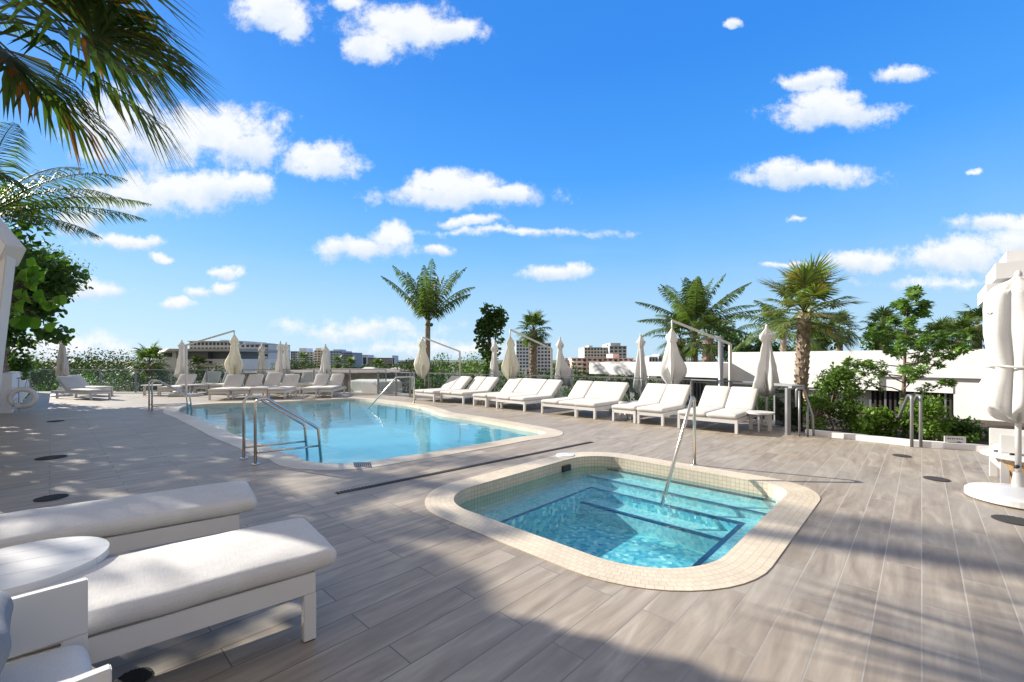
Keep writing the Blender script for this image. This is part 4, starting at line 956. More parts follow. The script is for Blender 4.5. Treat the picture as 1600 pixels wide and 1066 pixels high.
# white cabana corner at the left edge
cb = thing('cabana_frame', 'white cabana corner frame with sloping top at the left edge', 'cabana', (0,0,0))
top = AT(15, 398, 4.55)
m1 = MB(); a_ = AT(-38, 590, 4.55); m1.bar((a_.x, a_.y, 0), (top.x - .05, top.y, top.z), .15, .10, (0,1,0)); m1.build('post', M['white_metal'], cb, bevel=.01)
m1 = MB(); m1.bar((top.x + .03, top.y, top.z - .02), (top.x - 1.1, top.y + .35, top.z + .95), .16, .24); m1.build('sloping_beam', M['white_metal'], cb, bevel=.01)
m1 = MB(); m1.bar((top.x - .95, top.y + .30, top.z + .80), (top.x - 2.6, top.y + 1.0, top.z + 1.3), .16, .24); m1.build('rear_beam', M['white_metal'], cb, bevel=.01)
# ------------------------------------------------------------------ planting bed and curb
cbm = MB(); cl = [(p.x, p.y) for p in CURB[:4]] + [(CURB[4].x, CURB[4].y)]
outl = [(x + .10, y + .12) for x, y in cl]
cbm.prism(cl + outl[::-1], -.3, .095)
tag(cbm.build('planter_kerb', M['plaster']), 'low curving white kerb in front of the planting bed', 'kerb')
bed = MB(); bp_ = outl + [(13.5, 8.6), (6.6, 15.2)]
bed.prism([(x, y) for x, y in bp_][::-1], -.4, -.02)
struct(bed.build('planting_bed', M['soil']))
# ------------------------------------------------------------------ white building on the right
def FX(px):                    # facade line d = 22.2 - .95 X
    k = (px - 800) / FPX; d = 26.3 / (1 + 1.3 * k); return Vector((k * d, d, 0))
fdir = (FX(1500) - FX(1100)).normalized(); fn = Vector((fdir.y, -fdir.x, 0))           # fn points to the camera
if fn.y > 0: fn = -fn
bld = thing('white_building', 'long low white building with a deep roof edge behind the planting bed', 'building', (0,0,0))
def slab(px0, px1, z0, z1, out0, out1, name, m, bevel=0):
    a, b = FX(px0), FX(px1); q = [a + fn * out0, b + fn * out0, b - fn * out1, a - fn * out1]
    mm = MB(); mm.prism([(p.x, p.y) for p in q], z0, z1); return mm.build(name, m, bld, bevel=bevel)
slab(1150, 1640, .98, 1.71, .30, 6.0, 'roof_edge', M['plaster'])
slab(1150, 1378, .58, .9795, .295, .3, 'roof_edge', M['plaster'])
slab(943, 1149.5, .80, 1.33, 1.0, 4.0, 'canopy', M['plaster'])
slab(1068, 1358, -4.2, .58, -.2, 3.0, 'wall', M['plaster'])
slab(1492, 1640, -4.2, .978, .2, 3.0, 'wall', M['plaster'])
slab(1358, 1492, -4.2, .978, -.35, -.25 + .3, 'recess_wall', M['dark_slat'])
for i in range(17):
    px = 1359 + i * 7.8; slab(px, px + 3.4, -1.2, .58, .06, .0, 'louvre', M['grey_metal'] if i % 3 == 0 else M['dark_slat'])
slab(1358.5, 1491.5, .5801, .978, .22, 3, 'wall', M['plaster'])
slab(1030, 1067.5, -4.2, .7995, -.3, 3.0, 'window', M['dark_slat'])
for px in (991, 1062): slab(px, px + 7, -4.2, .7995, .3, .0, 'column', M['concrete'])
for i in range(6): slab(1072 + i * 5.2, 1074 + i * 5.2, -1, .54, -.1, .16, 'louvre', M['dark_slat'])
slab(1150, 1356, .50, .5795, .25, .2, 'cornice', M['concrete'])
# upper storey building at the right edge
tb = thing('upper_building', 'white building with stepped overhanging roof slabs at the top of the right edge', 'building', (0,0,0))
def blk(px, y0, y1, d0, back, L, name, m, zdepth=0):
    c = AT(px, y1, d0); z1 = AT(px, y0, d0).z; q = [c, c + VD * L, c + VD * L + UD * back, c + UD * back]
    mm = MB(); mm.prism([(p.x, p.y) for p in q], c.z, z1); mm.build(name, m, tb)
blk(1573, 393, 411, 14.6, 2, 9, 'roof_slab', M['slab_render'])
blk(1556, 411.5, 436, 14.0, 3, 9, 'roof_slab', M['slab_render'])
blk(1541, 444, 466, 14.2, 3, 2.2, 'balcony_slab', M['slab_render'])
blk(1594, 436.5, 560, 15.6, .6, 8, 'wall', M['plaster'])
blk(1583, 470, 530, 15.0, .18, 3, 'window', M['dark_metal'])
# small sign
sp_ = P(1497, 702); sg = thing('small_sign', 'small white sign with a black arrow standing in the corner of the planting bed', 'sign', (sp_.x, sp_.y + .05, .09), R(-18))
m1 = MB(); m1.box(-.14,.14,-.008,.008,-.06,.11); o = m1.build('sign_plate', M['white_plastic'], sg, bevel=.002)
m1 = MB(); m1.bar((-.09,-.010,.005),(.03,-.010,.005),.016,.004,(0,1,0)); m1.quad((.03,-.0105,-.025),(.10,-.0105,.005),(.03,-.0105,.035))
for i, wdt in enumerate((.02,.014,.02,.012,.02,.016,.02)): m1.box(-.10 + i * .029, -.10 + i * .029 + wdt, -.0105, -.009, .062, .078)
m1.build('arrow', M['dark_metal'], sg)
# ------------------------------------------------------------------ vegetation generators
def leaf(mb, p, d, up, L, W, fold=.0):
    s = d.cross(up)
    if s.length < 1e-4: s = d.cross(Vector((1,0,0)))
    s.normalize(); b = p + d * L * .5
    mb.quad(p, b + s * W * .5, p + d * L, b - s * W * .5)
def rvec(rnd):
    while True:
        v = Vector((rnd.uniform(-1,1), rnd.uniform(-1,1), rnd.uniform(-1,1)))
        if .05 < v.length < 1: return v.normalized()
def leafcloud(clumps, n_per, L, W, seed, droop=.2, ovate=False):
    rnd = random.Random(seed); mb = MB()
    for (c, r) in clumps:
        for _ in range(int(n_per * r[0] * r[1])):
            v = rvec(rnd); rad = rnd.random() ** .45
            if rnd.random() < .08: rad *= 1.18
            p = Vector((c[0] + v.x * r[0] * rad, c[1] + v.y * r[0] * rad, c[2] + v.z * r[1] * rad))
            d = (v * .7 + rvec(rnd)).normalized(); d.z -= droop; d.normalize()
            k = rnd.uniform(.7, 1.25); up = (v + rvec(rnd) * .6 + Vector((0,0,.5))).normalized()
            if ovate:
                s = d.cross(up); 
                if s.length < 1e-3: continue
                s.normalize(); l = L * k; w_ = W * k
                pts = [p, p + d*l*.2 + s*w_*.38, p + d*l*.5 + s*w_*.5, p + d*l*.82 + s*w_*.34, p + d*l, p + d*l*.82 - s*w_*.34, p + d*l*.5 - s*w_*.5, p + d*l*.2 - s*w_*.38]
                mb.quad(*pts)
            else: leaf(mb, p, d, up, L * k, W * k)
    return mb
def crown_clumps(w, h, z0, n, seed, rmin=.25, rmax=.45, shape=1.0):
    rnd = random.Random(seed); out = []
    for i in range(n):
        a = rnd.uniform(0, 6.28); t = rnd.random(); rr = math.sqrt(rnd.random()) * w / 2 * (math.sin(math.pi * (.15 + .8 * t)) ** shape)
        r = rnd.uniform(rmin, rmax) * w / 2
        out.append((Vector((rr * math.cos(a), rr * math.sin(a), z0 + h * t)), (r, r * rnd.uniform(.6, .95))))
    return out
def broad_tree(label, loc, w, h, z0, n, per, L, W, m, seed, tr_r=.12, group=None, rmin=.22, rmax=.42, zb=-4.2, ovate=False, cat='tree', name='tree', shape=1.0, trunk=True):
    t = thing(name, label, cat, loc, 0, group); cl = crown_clumps(w, h, z0, n, seed, rmin, rmax, shape)
    leafcloud(cl, per, L, W, seed, ovate=ovate).build('crown', m, t)
    if trunk:
        mb = MB(); rnd = random.Random(seed + 1); base = Vector((0, 0, zb)); fork = Vector((rnd.uniform(-.1,.1)*w, 0, z0 + h * .15))
        mb.tube([base, base * .5 + fork * .5 + Vector((.05*w,0,0)), fork], [tr_r, tr_r*.85, tr_r*.7], 10); mb.build('trunk', M['bark'], t, True)
        mb = MB()
        for (c, r) in cl[::max(1, len(cl)//9)]: mb.tube([fork, (fork + c) / 2 + Vector((0,0,.08*h)), c], [tr_r*.5, tr_r*.35, tr_r*.12], 6)
        mb.build('branches', M['bark'], t, True)
    return t
def frond_pinnate(mb, stem, base, az, el, L, droop, ll, rnd, nleaf=46, hang=.5, twist=0.0, w=.03):
    dirh = Vector((math.cos(az), math.sin(az), 0)); p = Vector(base); e = el; pts = []; n_ = 14; step = L / n_
    for i in range(n_ + 1):
        pts.append(p.copy()); d = dirh * math.cos(e) + Vector((0,0,1)) * math.sin(e); p += d * step; e -= droop / n_ * (.4 + 1.2 * i / n_)
    stem.tube(pts, [max(.004, .022 * (1 - i / n_) + .004) for i in range(n_ + 1)], 5)
    side = Vector((-dirh.y, dirh.x, 0))
    for k in range(nleaf):
        t = .14 + .86 * k / (nleaf - 1); f = t * n_; i = min(int(f), n_ - 1); q = pts[i] + (pts[i+1] - pts[i]) * (f - i); d = (pts[i+1] - pts[i]).normalized()
        le = ll * (math.sin(math.pi * min(1, .18 + .80 * t)) ** .7) * rnd.uniform(.85, 1.1)
        nu = side.cross(d).normalized()
        if nu.z < 0: nu = -nu
        for sg in (-1, 1):
            dd = (side * sg * 1.0 + d * .62 + nu * (.22 - twist) + Vector((0,0,-hang * rnd.uniform(.5, 1.3))) + rvec(rnd) * .10).normalized()
            m1 = q + dd * le * .5; dd2 = (dd + Vector((0,0,-.35 - hang * .6)) + rvec(rnd) * .08).normalized(); e1 = m1 + dd2 * le * .5
            ax = d * (w * .5)
            b_ = len(mb.v); mb.v += [tuple(q - ax * .5), tuple(q + ax * .5), tuple(m1 + ax), tuple(m1 - ax), tuple(e1)]
            mb.f += [(b_, b_+1, b_+2, b_+3), (b_+3, b_+2, b_+4)]
def coconut_palm(label, loc, ztop, nf, L, ll, seed, tr_r=.13, lean=(0,0), zb=-4.2, el_rng=(-.3,1.35), droop=1.3, mt='frond', leafn=46, w=.035, group=None, azs=None, hang=.5, nuts=True):
    rnd = random.Random(seed); t = thing('coconut_palm', label, 'palm tree', loc, 0, group)
    mb = MB(); n_ = 16; c = Vector((lean[0], lean[1], ztop)); pts = []
    for i in range(n_ + 1):
        s = i / n_; pts.append(Vector((lean[0] * s * s, lean[1] * s * s, zb + (ztop - zb) * s)))
    ring = [tr_r * (1.15 - .35 * i / n_) * (1.0 + .05 * (i % 2)) for i in range(n_ + 1)]
    mb.tube(pts, ring, 14); mb.build('trunk', M['palm_bark'], t, True)
    fr = MB(); stm = MB()
    for k in range(nf):
        s = k / max(1, nf - 1); az = k * 2.39996 + rnd.uniform(-.25,.25) if azs is None else azs[k][0]; el = (el_rng[0] + (el_rng[1] - el_rng[0]) * s) if azs is None else azs[k][1]
        Lk = L * rnd.uniform(.85, 1.05) * (.75 + .3 * math.sin(math.pi * min(1, s + .15))) if azs is None else L * azs[k][2]
        frond_pinnate(fr, stm, c + Vector((math.cos(az)*.05, math.sin(az)*.05, -.1 + .2 * s)), az, el, Lk, droop * rnd.uniform(.7,1.2) * (1.1 - .45 * s), ll, rnd, leafn, hang, w=w)
    fr.build('crown', M[mt], t); stm.build('frond_stems', M['coconut'], t, True)
    if nuts:
        nb = MB()
        for k in range(5):
            a = rnd.uniform(0, 6.28); q = c + Vector((math.cos(a) * .22, math.sin(a) * .22, -.22)); nb.lathe([(.01,-.10),(.07,-.06),(.09,0),(.07,.06),(.01,.09)], 8, (q.x, q.y)); 
            for v in range(len(nb.v) - 40, len(nb.v)): x_, y_, z_ = nb.v[v]; nb.v[v] = (x_, y_, z_ + q.z)
        nb.build('coconuts', M['coconut'], t, True)
    return t
def fan_leaf(mb, stem, base, az, el, pet, blade, rnd, nseg=34, droop=.5, w=.045):
    dh = Vector((math.cos(az), math.sin(az), 0)); d = dh * math.cos(el) + Vector((0,0,1)) * math.sin(el); hub = base + d * pet * .5; d2 = (d + Vector((0,0,-droop * .35))).normalized(); hub = hub + d2 * pet * .5
    stem.tube([base, base + d * pet * .5, hub], [.02,.015,.011], 5)
    side = Vector((-dh.y, dh.x, 0)); nrm_ = side.cross(d2).normalized()
    for k in range(nseg):
        a = (-1 + 2 * k / (nseg - 1)) * R(118); L = blade * (.62 + .38 * math.cos(a * .62)) * rnd.uniform(.9, 1.06)
        dd = (d2 * math.cos(a) + side * math.sin(a) + nrm_ * (.20 - .25 * abs(math.sin(a))) + rvec(rnd) * .05).normalized()
        hb = hub + d2 * blade * .18 * max(0, math.cos(a)); m1 = hb + dd * L * .55; de = (dd + Vector((0,0,-droop * rnd.uniform(.7,1.5)))).normalized(); e1 = m1 + de * L * .45
        s = dd.cross(nrm_).normalized() * w * .5; b_ = len(mb.v)
        mb.v += [tuple(hb - s * .3), tuple(hb + s * .3), tuple(m1 + s), tuple(m1 - s), tuple(e1)]; mb.f += [(b_, b_+1, b_+2, b_+3), (b_+3, b_+2, b_+4)]
def fan_palm(label, loc, ztop, nf, pet, blade, seed, tr_r=.15, lean=(0,0), zb=-4.2, mt='frond', boots=True, nseg=34, droop=.6, w=.045, group=None, el_rng=(-.6,1.4), azs=None):
    rnd = random.Random(seed); t = thing('fan_palm', label, 'palm tree', loc, 0, group)
    n_ = 18; pts = [Vector((lean[0] * (i/n_), lean[1] * (i/n_), zb + (ztop - zb) * i / n_)) for i in range(n_ + 1)]
    mb = MB(); mb.tube(pts, [tr_r * (1 + .06 * math.sin(i * 2.3)) for i in range(n_ + 1)], 14); tk = mb.build('trunk', M['palm_bark'], t, True)
    if boots:
        bt = MB(); z = max(zb, -1.0); k = 0
        while z < ztop - .05:
            s = (z - zb) / (ztop - zb); c = Vector((lean[0] * s, lean[1] * s, z)); a = k * 2.39996 + rnd.uniform(-.1,.1); o_ = Vector((math.cos(a), math.sin(a), 0)); sd2 = Vector((-o_.y, o_.x, 0))
            hgt = rnd.uniform(.13,.2); wd = tr_r * rnd.uniform(.38,.5); b0_ = c + o_ * tr_r * .9; tip = c + o_ * (tr_r * 1.28) + Vector((0,0,hgt))
            q = [b0_ - sd2 * wd - o_*.02, b0_ + sd2 * wd - o_*.02, tip + sd2 * wd * .55, tip - sd2 * wd * .55]; iq = [c + o_ * tr_r * .8 + sd2 * wd * .5 + Vector((0,0,hgt)), c + o_ * tr_r * .8 - sd2 * wd * .5 + Vector((0,0,hgt))]
            b_ = len(bt.v); bt.v += [tuple(x) for x in q + iq]; bt.f += [(b_,b_+1,b_+2,b_+3),(b_+3,b_+2,b_+4,b_+5),(b_+1,b_+4,b_+2),(b_,b_+3,b_+5)]
            z += .022 * (tr_r / .15); k += 1
        bt.build('leaf_bases', M['boot'], t)
    fr = MB(); stm = MB(); c = Vector((lean[0], lean[1], ztop))
    for k in range(nf):
        s = k / max(1, nf - 1); az = k * 2.39996 + rnd.uniform(-.3,.3); el = el_rng[0] + (el_rng[1] - el_rng[0]) * s; sc2 = 1.0
        if azs is not None: az, el, sc2 = azs[k]
        fan_leaf(fr, stm, c + Vector((0,0,-.15 + .3 * s)), az, el, pet * rnd.uniform(.8,1.1) * sc2, blade * rnd.uniform(.85,1.08) * sc2, rnd, nseg, droop * rnd.uniform(.6,1.3), w)
    fr.build('crown', M[mt], t); stm.build('frond_stems', M['coconut'], t, True)
    return t
def W2(px, d): return Vector(((px - 800) * d / FPX, d, 0))
def ZY(y, d): return H_EYE - (y - HOR) * d / FPX
# centre coconut palm
d = 21.5; coconut_palm('tall coconut palm with upswept fronds behind the pool gate, centre of the view', W2(667, d), ZY(500, d), 17, 3.3, .62, 31, .15, (.05, 0), droop=.75, el_rng=(.80, 1.52), hang=1.0, leafn=52, w=.05)
# small fan palm centre
d = 24; fan_palm('small fan palm right of the dark sea grape tree, before the white tower block', W2(831, d), ZY(517, d), 26, .55, .62, 32, .19, (.1,0), w=.06, nseg=26, boots=True, mt='frond')
# dark sea grape tree centre
d = 20.5; broad_tree('dark round-leaved sea grape tree between the thin parasol and the hanging one', W2(769, d), 1.7, 3.0, ZY(580, d), 26, 900, .16, .15, M['leaf_dark'], 33, .09, rmin=.26, rmax=.44, ovate=True, shape=.6)
# right palm cluster
d = 24; coconut_palm('broad coconut palm with a tall upright spear frond, rising from the palm cluster', W2(1085, d), ZY(508, d), 25, 3.7, .72, 41, .2, (0,0), droop=.65, el_rng=(.05, 1.56), hang=.6, leafn=48, w=.06)
d = 25; fan_palm('fan palm at the left of the cluster behind the nearest boom parasol', W2(1068, d), ZY(530, d), 20, .8, .9, 42, .26, (-.2,0), nseg=26, w=.08)
d = 22.5; fan_palm('fan palm with a shaggy trunk at the right of the palm cluster', W2(1106, d), ZY(528, d), 18, .8, .85, 43, .26, (0,0), nseg=26, w=.08)
d = 19; coconut_palm('coconut palm with long drooping fronds just behind the big fan palm', W2(1221, d), ZY(518, d), 15, 2.7, .65, 44, .14, (.1,0), droop=1.4, el_rng=(-.1,1.2), leafn=46, w=.05)
# big fan palm
d = 10.4; fan_palm('big fan palm with a rough brown trunk standing beside the stair balustrade', W2(1240, d), ZY(489, d), 26, .56, .66, 45, .125, (.27,0), zb=-3.0, mt='frond_gold', nseg=40, droop=.32, w=.042, el_rng=(-.5, 1.45))
# palms beyond the building roof
gp = 'fan palms beyond the white building roof'
for i, (px, y, d, lab) in enumerate(((1311, 517, 27, 'small fan palm with pinkish trunk above the roof right of the big palm'), (1470, 528, 26, 'fan palm above the roof behind the leafy planter tree'), (1500, 530, 24, 'fan palm above the roof between the leafy tree and the right building'), (1527, 508, 25, 'taller fan palm above the roof beside the right building'), (1380, 512, 26, 'fan palm mostly hidden behind the leafy planter tree'), (1268, 530, 25, 'low fan palm right behind the big fan palm trunk'), (1590, 505, 24, 'fan palm behind the big white parasol at the right edge'))):
    fan_palm(lab, W2(px, d), ZY(y, d), 24, .6, .75, 50 + i, .2, (0,0), nseg=24, w=.07, group=gp, boots=False)
broad_tree('dark bushy tree on the left above the white roof', W2(1135, 27), 3.4, 1.9, ZY(556, 27), 16, 260, .28, .16, M['leaf_dark'], 61)
broad_tree('dark bushy tree above the roof behind the tall closed parasol', W2(1180, 27), 3.0, 1.5, ZY(556, 27), 14, 260, .28, .16, M['leaf_dark'], 62)
broad_tree('mid green bushy tree above the roof right of the big palm', W2(1270, 26), 2.6, 1.6, ZY(560, 26), 14, 260, .28, .16, M['leaf_mid'], 63)
broad_tree('bushy tree above the roof behind the leafy planter tree', W2(1400, 27), 4.2, 1.6, ZY(560, 27), 16, 200, .28, .16, M['leaf_mid'], 64)
# planter tree with open crown
def open_tree(label, loc, height, seed, z0=0.0, spread=1.3):
    rnd = random.Random(seed); t = thing('young_tree', label, 'tree', loc)
    br = MB(); lv = MB()
    trunk = [Vector((0,0,z0)), Vector((-.04,0,z0 + height*.3)), Vector((.02,.03,z0 + height*.62)), Vector((.05,0,z0 + height))]
    br.tube(trunk, [.045,.036,.022,.008], 8)
    def along(t_):
        f = t_ * 3; i = min(2, int(f)); return trunk[i].lerp(trunk[i+1], f - i)
    for k in range(30):
        s = .30 + .68 * k / 29; b = along(s); az = k * 2.4 + rnd.uniform(-.4,.4); L = spread * (1.0 - .62 * abs(s - .42)) * rnd.uniform(.5, 1.0) * (1.0 if s < .8 else .45)
        pts = [b]; e = rnd.uniform(.1,.6); p = b.copy()
        for i in range(5):
            p = p + Vector((math.cos(az) * math.cos(e), math.sin(az) * math.cos(e), math.sin(e))) * L / 5; e += rnd.uniform(-.25,.22); az += rnd.uniform(-.2,.2); pts.append(p.copy())
        br.tube(pts, [.014,.012,.010,.008,.006,.004], 5)
        for i in range(2, 6):
            for _ in range(9 if i > 2 else 5):
                c = pts[i] + rvec(rnd) * .07
                # whorl of leaflets
                ax = (rvec(rnd) + Vector((0,0,1.2))).normalized(); s1 = ax.cross(rvec(rnd)).normalized(); s2 = ax.cross(s1)
                for q in range(6):
                    a = q * 1.047 + rnd.uniform(-.2,.2); dd = (s1 * math.cos(a) + s2 * math.sin(a) - ax * .15).normalized(); leaf(lv, c, dd, ax, rnd.uniform(.07,.11), .04)
    br.build('trunk', M['bark'], t, True); lv.build('crown', M['leaf_sparse'], t); return t
d = 8.9; o = open_tree('slender young tree with an open layered crown rising from the planting bed', W2(1415, d), ZY(450, d) - .05, 71, -.05, 1.22)
def shrub(label, px, d, w, ytop, ybot, seed, m='leaf_mid', per=1500, L=.07, W=.045, n=16, ov=False):
    z1, z0 = ZY(ytop, d), max(-.05, ZY(ybot, d)); h = z1 - z0
    t = broad_tree(label, W2(px, d), w, h * .84, z0 + h * .08, n, per * 3.2, L, W, M[m], seed, .025, None, .3, .5, zb=z0 - .25, cat='shrub', name='shrub', ovate=ov, shape=.5)
    return t
shrub('tall leafy shrub right of the stairs below the white roof edge', 1300, 9.0, .95, 574, 668, 81, 'leaf_mid', n=26)
shrub('airy shrub at the left end of the planting bed', 1275, 8.8, .5, 608, 672, 82, 'leaf_mid', 1200)
shrub('tall dark shrub between the tall leafy shrub and the young tree', 1326, 9.6, .55, 576, 665, 83, 'leaf_mid', 1300)
shrub('round bright green shrub in front of the black louvres', 1362, 8.3, .72, 640, 681, 84, 'leaf_bright', 2400, .06, .05, 18, True)
shrub('pale green bushy shrub below the young tree', 1450, 7.9, .78, 622, 687, 85, 'leaf_bright', 1900, .06, .035, 24)
shrub('small dark low shrub at the right end of the planting bed', 1498, 8.2, .75, 660, 690, 86, 'leaf_dark', 1500)
shrub('leafy shrub beside the small arrow sign', 1512, 7.4, .35, 682, 706, 87, 'leaf_mid', 1600)
shrub('shrub behind the smoked glass left of the big palm trunk', 1207, 11.0, .75, 607, 662, 88, 'leaf_mid', 1200)
shrub('shrub behind the tall closed parasol, left one', 1185, 11.6, .7, 610, 655, 89, 'leaf_mid', 1200)
# tree masses beyond the fence
hg = 'leafy trees beyond the glass fence'
hz = [(60,27,4.5,568,'leaf_dark'),(108,34,7.5,561,'leaf_mid'),(145,40,6,566,'leaf_dark'),(182,50,9,555,'leaf_dark'),(168,26,3.6,575,'leaf_grey'),(212,30,3.4,572,'leaf_mid'),
 (130,23,2.6,582,'leaf_bright'),(228,60,6,563,'leaf_dark'),(250,26,2.6,585,'leaf_mid'),(90,24,2.6,585,'leaf_dark'),(290,30,3,584,'leaf_dark'),(330,34,4,578,'leaf_mid'),(470,60,8,570,'leaf_mid'),(610,46,5,572,'leaf_dark'),
 (640,28,3.2,566,'leaf_bright'),(675,27,3.0,566,'leaf_mid'),(705,24,2.6,550,'leaf_dark'),(735,24,2.6,556,'leaf_mid'),(690,21,2.4,585,'leaf_dark'),(725,20,2.2,582,'leaf_mid'),(756,20,2.4,580,'leaf_dark'),(658,22,2.2,586,'leaf_mid'),
 (800,24,2.8,578,'leaf_mid'),(845,24,3.2,582,'leaf_dark'),(885,22,3.0,574,'leaf_dark'),(915,23,3.0,577,'leaf_dark'),(950,22,3.2,580,'leaf_mid'),(985,21,2.6,586,'leaf_dark'),(870,18,2.2,592,'leaf_mid'),(910,17.5,2.2,592,'leaf_dark'),(955,17,2.2,596,'leaf_mid'),(1010,17,2.0,596,'leaf_dark'),(1045,16,1.8,598,'leaf_dark')]
hn = ['seen through the far left of the glass fence','rising behind the far left sunbeds','left of the low mound of trees','forming the top of the low green mound','small and greyish behind the glass at the far left','next to the dark palm beside the white house','bright and low just behind the far left fence','on the far horizon left of the white house','low behind the slatted sunbed','low at the end of the far left wall','low before the white house','before the white house terrace','on the skyline between the far apartment blocks','dark below the long brown block','bright, just left of the hanging parasol by the gate','just behind the gate parasol','pointed, right of the gate parasol','under the thin boom of the gate parasol','dark, low behind the first right-hand sunbeds','low below the thin boom','low left of the thin closed parasol','low behind the pool gate','low under the second boom parasol','low left of the flared parasol','dark, right of the flared parasol','below the pink building, left part','below the pink building, middle','below the left end of the white canopy','low behind the shaded double sunbed, left','low behind the shaded double sunbed, right','low behind the glass below the pink building','low under the white canopy, left','low under the white canopy, right']
for i, (px, d, wd, y, m) in enumerate(hz):
    h = ZY(y, d) + 4.2; dens_ = {True: 420, False: 150}[d < 32]
    kind = {'leaf_dark': 'dark green bushy tree', 'leaf_mid': 'mid green bushy tree', 'leaf_bright': 'bright green bushy tree', 'leaf_grey': 'grey green bushy tree'}[m]
    sz = .11 if d < 32 else .22
    broad_tree(kind + ' ' + hn[i], W2(px, d), wd, h * .72, -4.2 + h * .25, 22, dens_ * (1.2 if d < 24 else 1), sz, sz * .7, M['leaf_far' if d > 24 and m != 'leaf_grey' else m], 100 + i, .12, hg, .3, .5, shape=.5)
d = 28; fan_palm('dark fan palm beside the white terraced house', W2(234, d), ZY(568, d), 22, .6, .8, 140, .2, nseg=22, w=.08, boots=False)
for i, (px, y, d, lab) in enumerate(((310, 572, 60, 'small palm in front of the white house wall'), (528, 568, 80, 'far palm below the blue-white apartment block'), (474, 562, 90, 'far palm before the balcony tower'), (590, 574, 70, 'far palm below the long brown block'), (548, 572, 75, 'far palm left of the white roofed hut'))):
    fan_palm(lab, W2(px, d), ZY(y, d), 18, .8, .95, 150 + i, .22, nseg=16, w=.14, boots=False, group='small far palms on the skyline')
# left side: sea grape, palms (some only lean into view and throw their shade)
tgs = broad_tree('large dark sea grape tree leaning over the far left wall', W2(-4, 13.6), 3.5, 2.9, 2.2, 40, 900, .17, .15, M['leaf_dark'], 160, .16, None, .22, .4, zb=-1, ovate=True, shape=.5)
broad_tree('grey green feathery tree above the sea grape at the left edge', W2(10, 15.5), 4.0, 2.4, 3.6, 26, 500, .16, .05, M['leaf_grey'], 161, .14, None, .25, .42, zb=-1)
broad_tree('low leafy shrub just behind the far left wall', W2(8, 14.5), 1.9, 1.2, 1.0, 12, 900, .13, .11, M['leaf_dark'], 165, .05, None, .3, .5, zb=-1, ovate=True, cat='shrub', name='shrub', shape=.5)
bg_ = thing('sea_grape_branch', 'bright green branch of big round sea grape leaves near the left edge', 'plant', AT(40, 460, 6.2))
rnd = random.Random(5); mb = MB(); st_ = MB()
for i in range(30):
    c = Vector((rnd.uniform(-.32,.36), rnd.uniform(-.25,.25), rnd.uniform(-.45,.48))); nn = (Vector((-.3,-1,.3)) + rvec(rnd) * .8).normalized(); s1 = nn.cross(Vector((0,0,1))).normalized(); s2 = nn.cross(s1); r_ = rnd.uniform(.075,.12)
    ring_ = [c + (s1 * math.cos(a) * r_ + s2 * math.sin(a) * r_ * .9) + nn * (.03 * math.cos(2*a)) for a in [2*math.pi*q/14 for q in range(14)]]
    mb.quad(*ring_); st_.tube([Vector((-.4,.1,-.1)), c * .5 + Vector((-.2,.05,0)), c], [.008,.006,.004], 4)
mb.build('leaves', M['leaf_broad'], bg_); st_.build('stems', M['bark'], bg_, True)
st_ = MB(); st_.tube([Vector((-1.7,.6,-2.6)), Vector((-1.0,.3,-1.1)), Vector((-.4,.1,-.1))], [.05,.035,.015], 6); st_.build('branch', M['bark'], bg_, True)
# coconut palm at left edge behind the sea grape
p = W2(-32, 11.0); coconut_palm('coconut palm whose arching fronds reach in at the left edge above the sea grape', p, ZY(335, 11.0), 11, 3.6, .75, 170, .15, (0,0), zb=-1, mt='frond', leafn=60, w=.035,
  azs=[(.15,.75,1.0),(-.05,.45,1.0),(.35,.35,.95),(.0,.05,.85),(-.5,.9,.9),(.9,.6,1),(1.6,1.0,1),(2.4,.7,1),(3.2,.9,1),(-1.2,.4,.8),(-2.2,.6,1)], droop=.95, hang=.55)
# fan palm overhead at top left
p = Vector((-7.2, 5.6, 0)); fan_palm('tall fan palm whose browning fan leaves hang in at the top left corner', p, 5.9, 13, 1.75, 1.65, 180, .2, (0,0), zb=-1, mt='frond_near', nseg=60, droop=.8, w=.06,
  azs=[(.16,.18,1.0),(-.1,.2,1.05),(.02,.10,1.0),(.12,-.2,.95),(-.2,-.12,.95),(-.25,.35,1.0),(-.35,-.42,.9),(.0,-.55,.9),(-.6,.1,1),(3.4,.2,1),(-1.3,.4,1),(-2.0,.2,1),(-.45,.75,.9)])
# shade trees outside the left edge
broad_tree('tall leafy shade tree left of the view behind the foreground sunbeds', (-13.6, 7.5, 0), 4.6, 3.0, 3.4, 30, 200, .22, .15, M['leaf_dark'], 190, .2, None, .2, .34, zb=0, shape=.5)
broad_tree('wide leafy shade tree left of the view behind the life ring wall', (-17.0, 11.4, 0), 7.0, 3.8, 2.8, 62, 190, .24, .17, M['leaf_dark'], 193, .2, None, .18, .30, zb=0, shape=.5)
coconut_palm('tall coconut palm left of the view throwing frond shadows over the deck', (-12.5, 8.7, 0), 5.7, 12, 1.9, .55, 191, .14, (.2,0), zb=0, leafn=44, w=.05)
coconut_palm('tallest coconut palm left of the view throwing frond shadows by the hot tub', (-17.2, 12.6, 0), 12.0, 9, 3.2, .7, 192, .17, (.2,0), zb=0, leafn=44, w=.05)
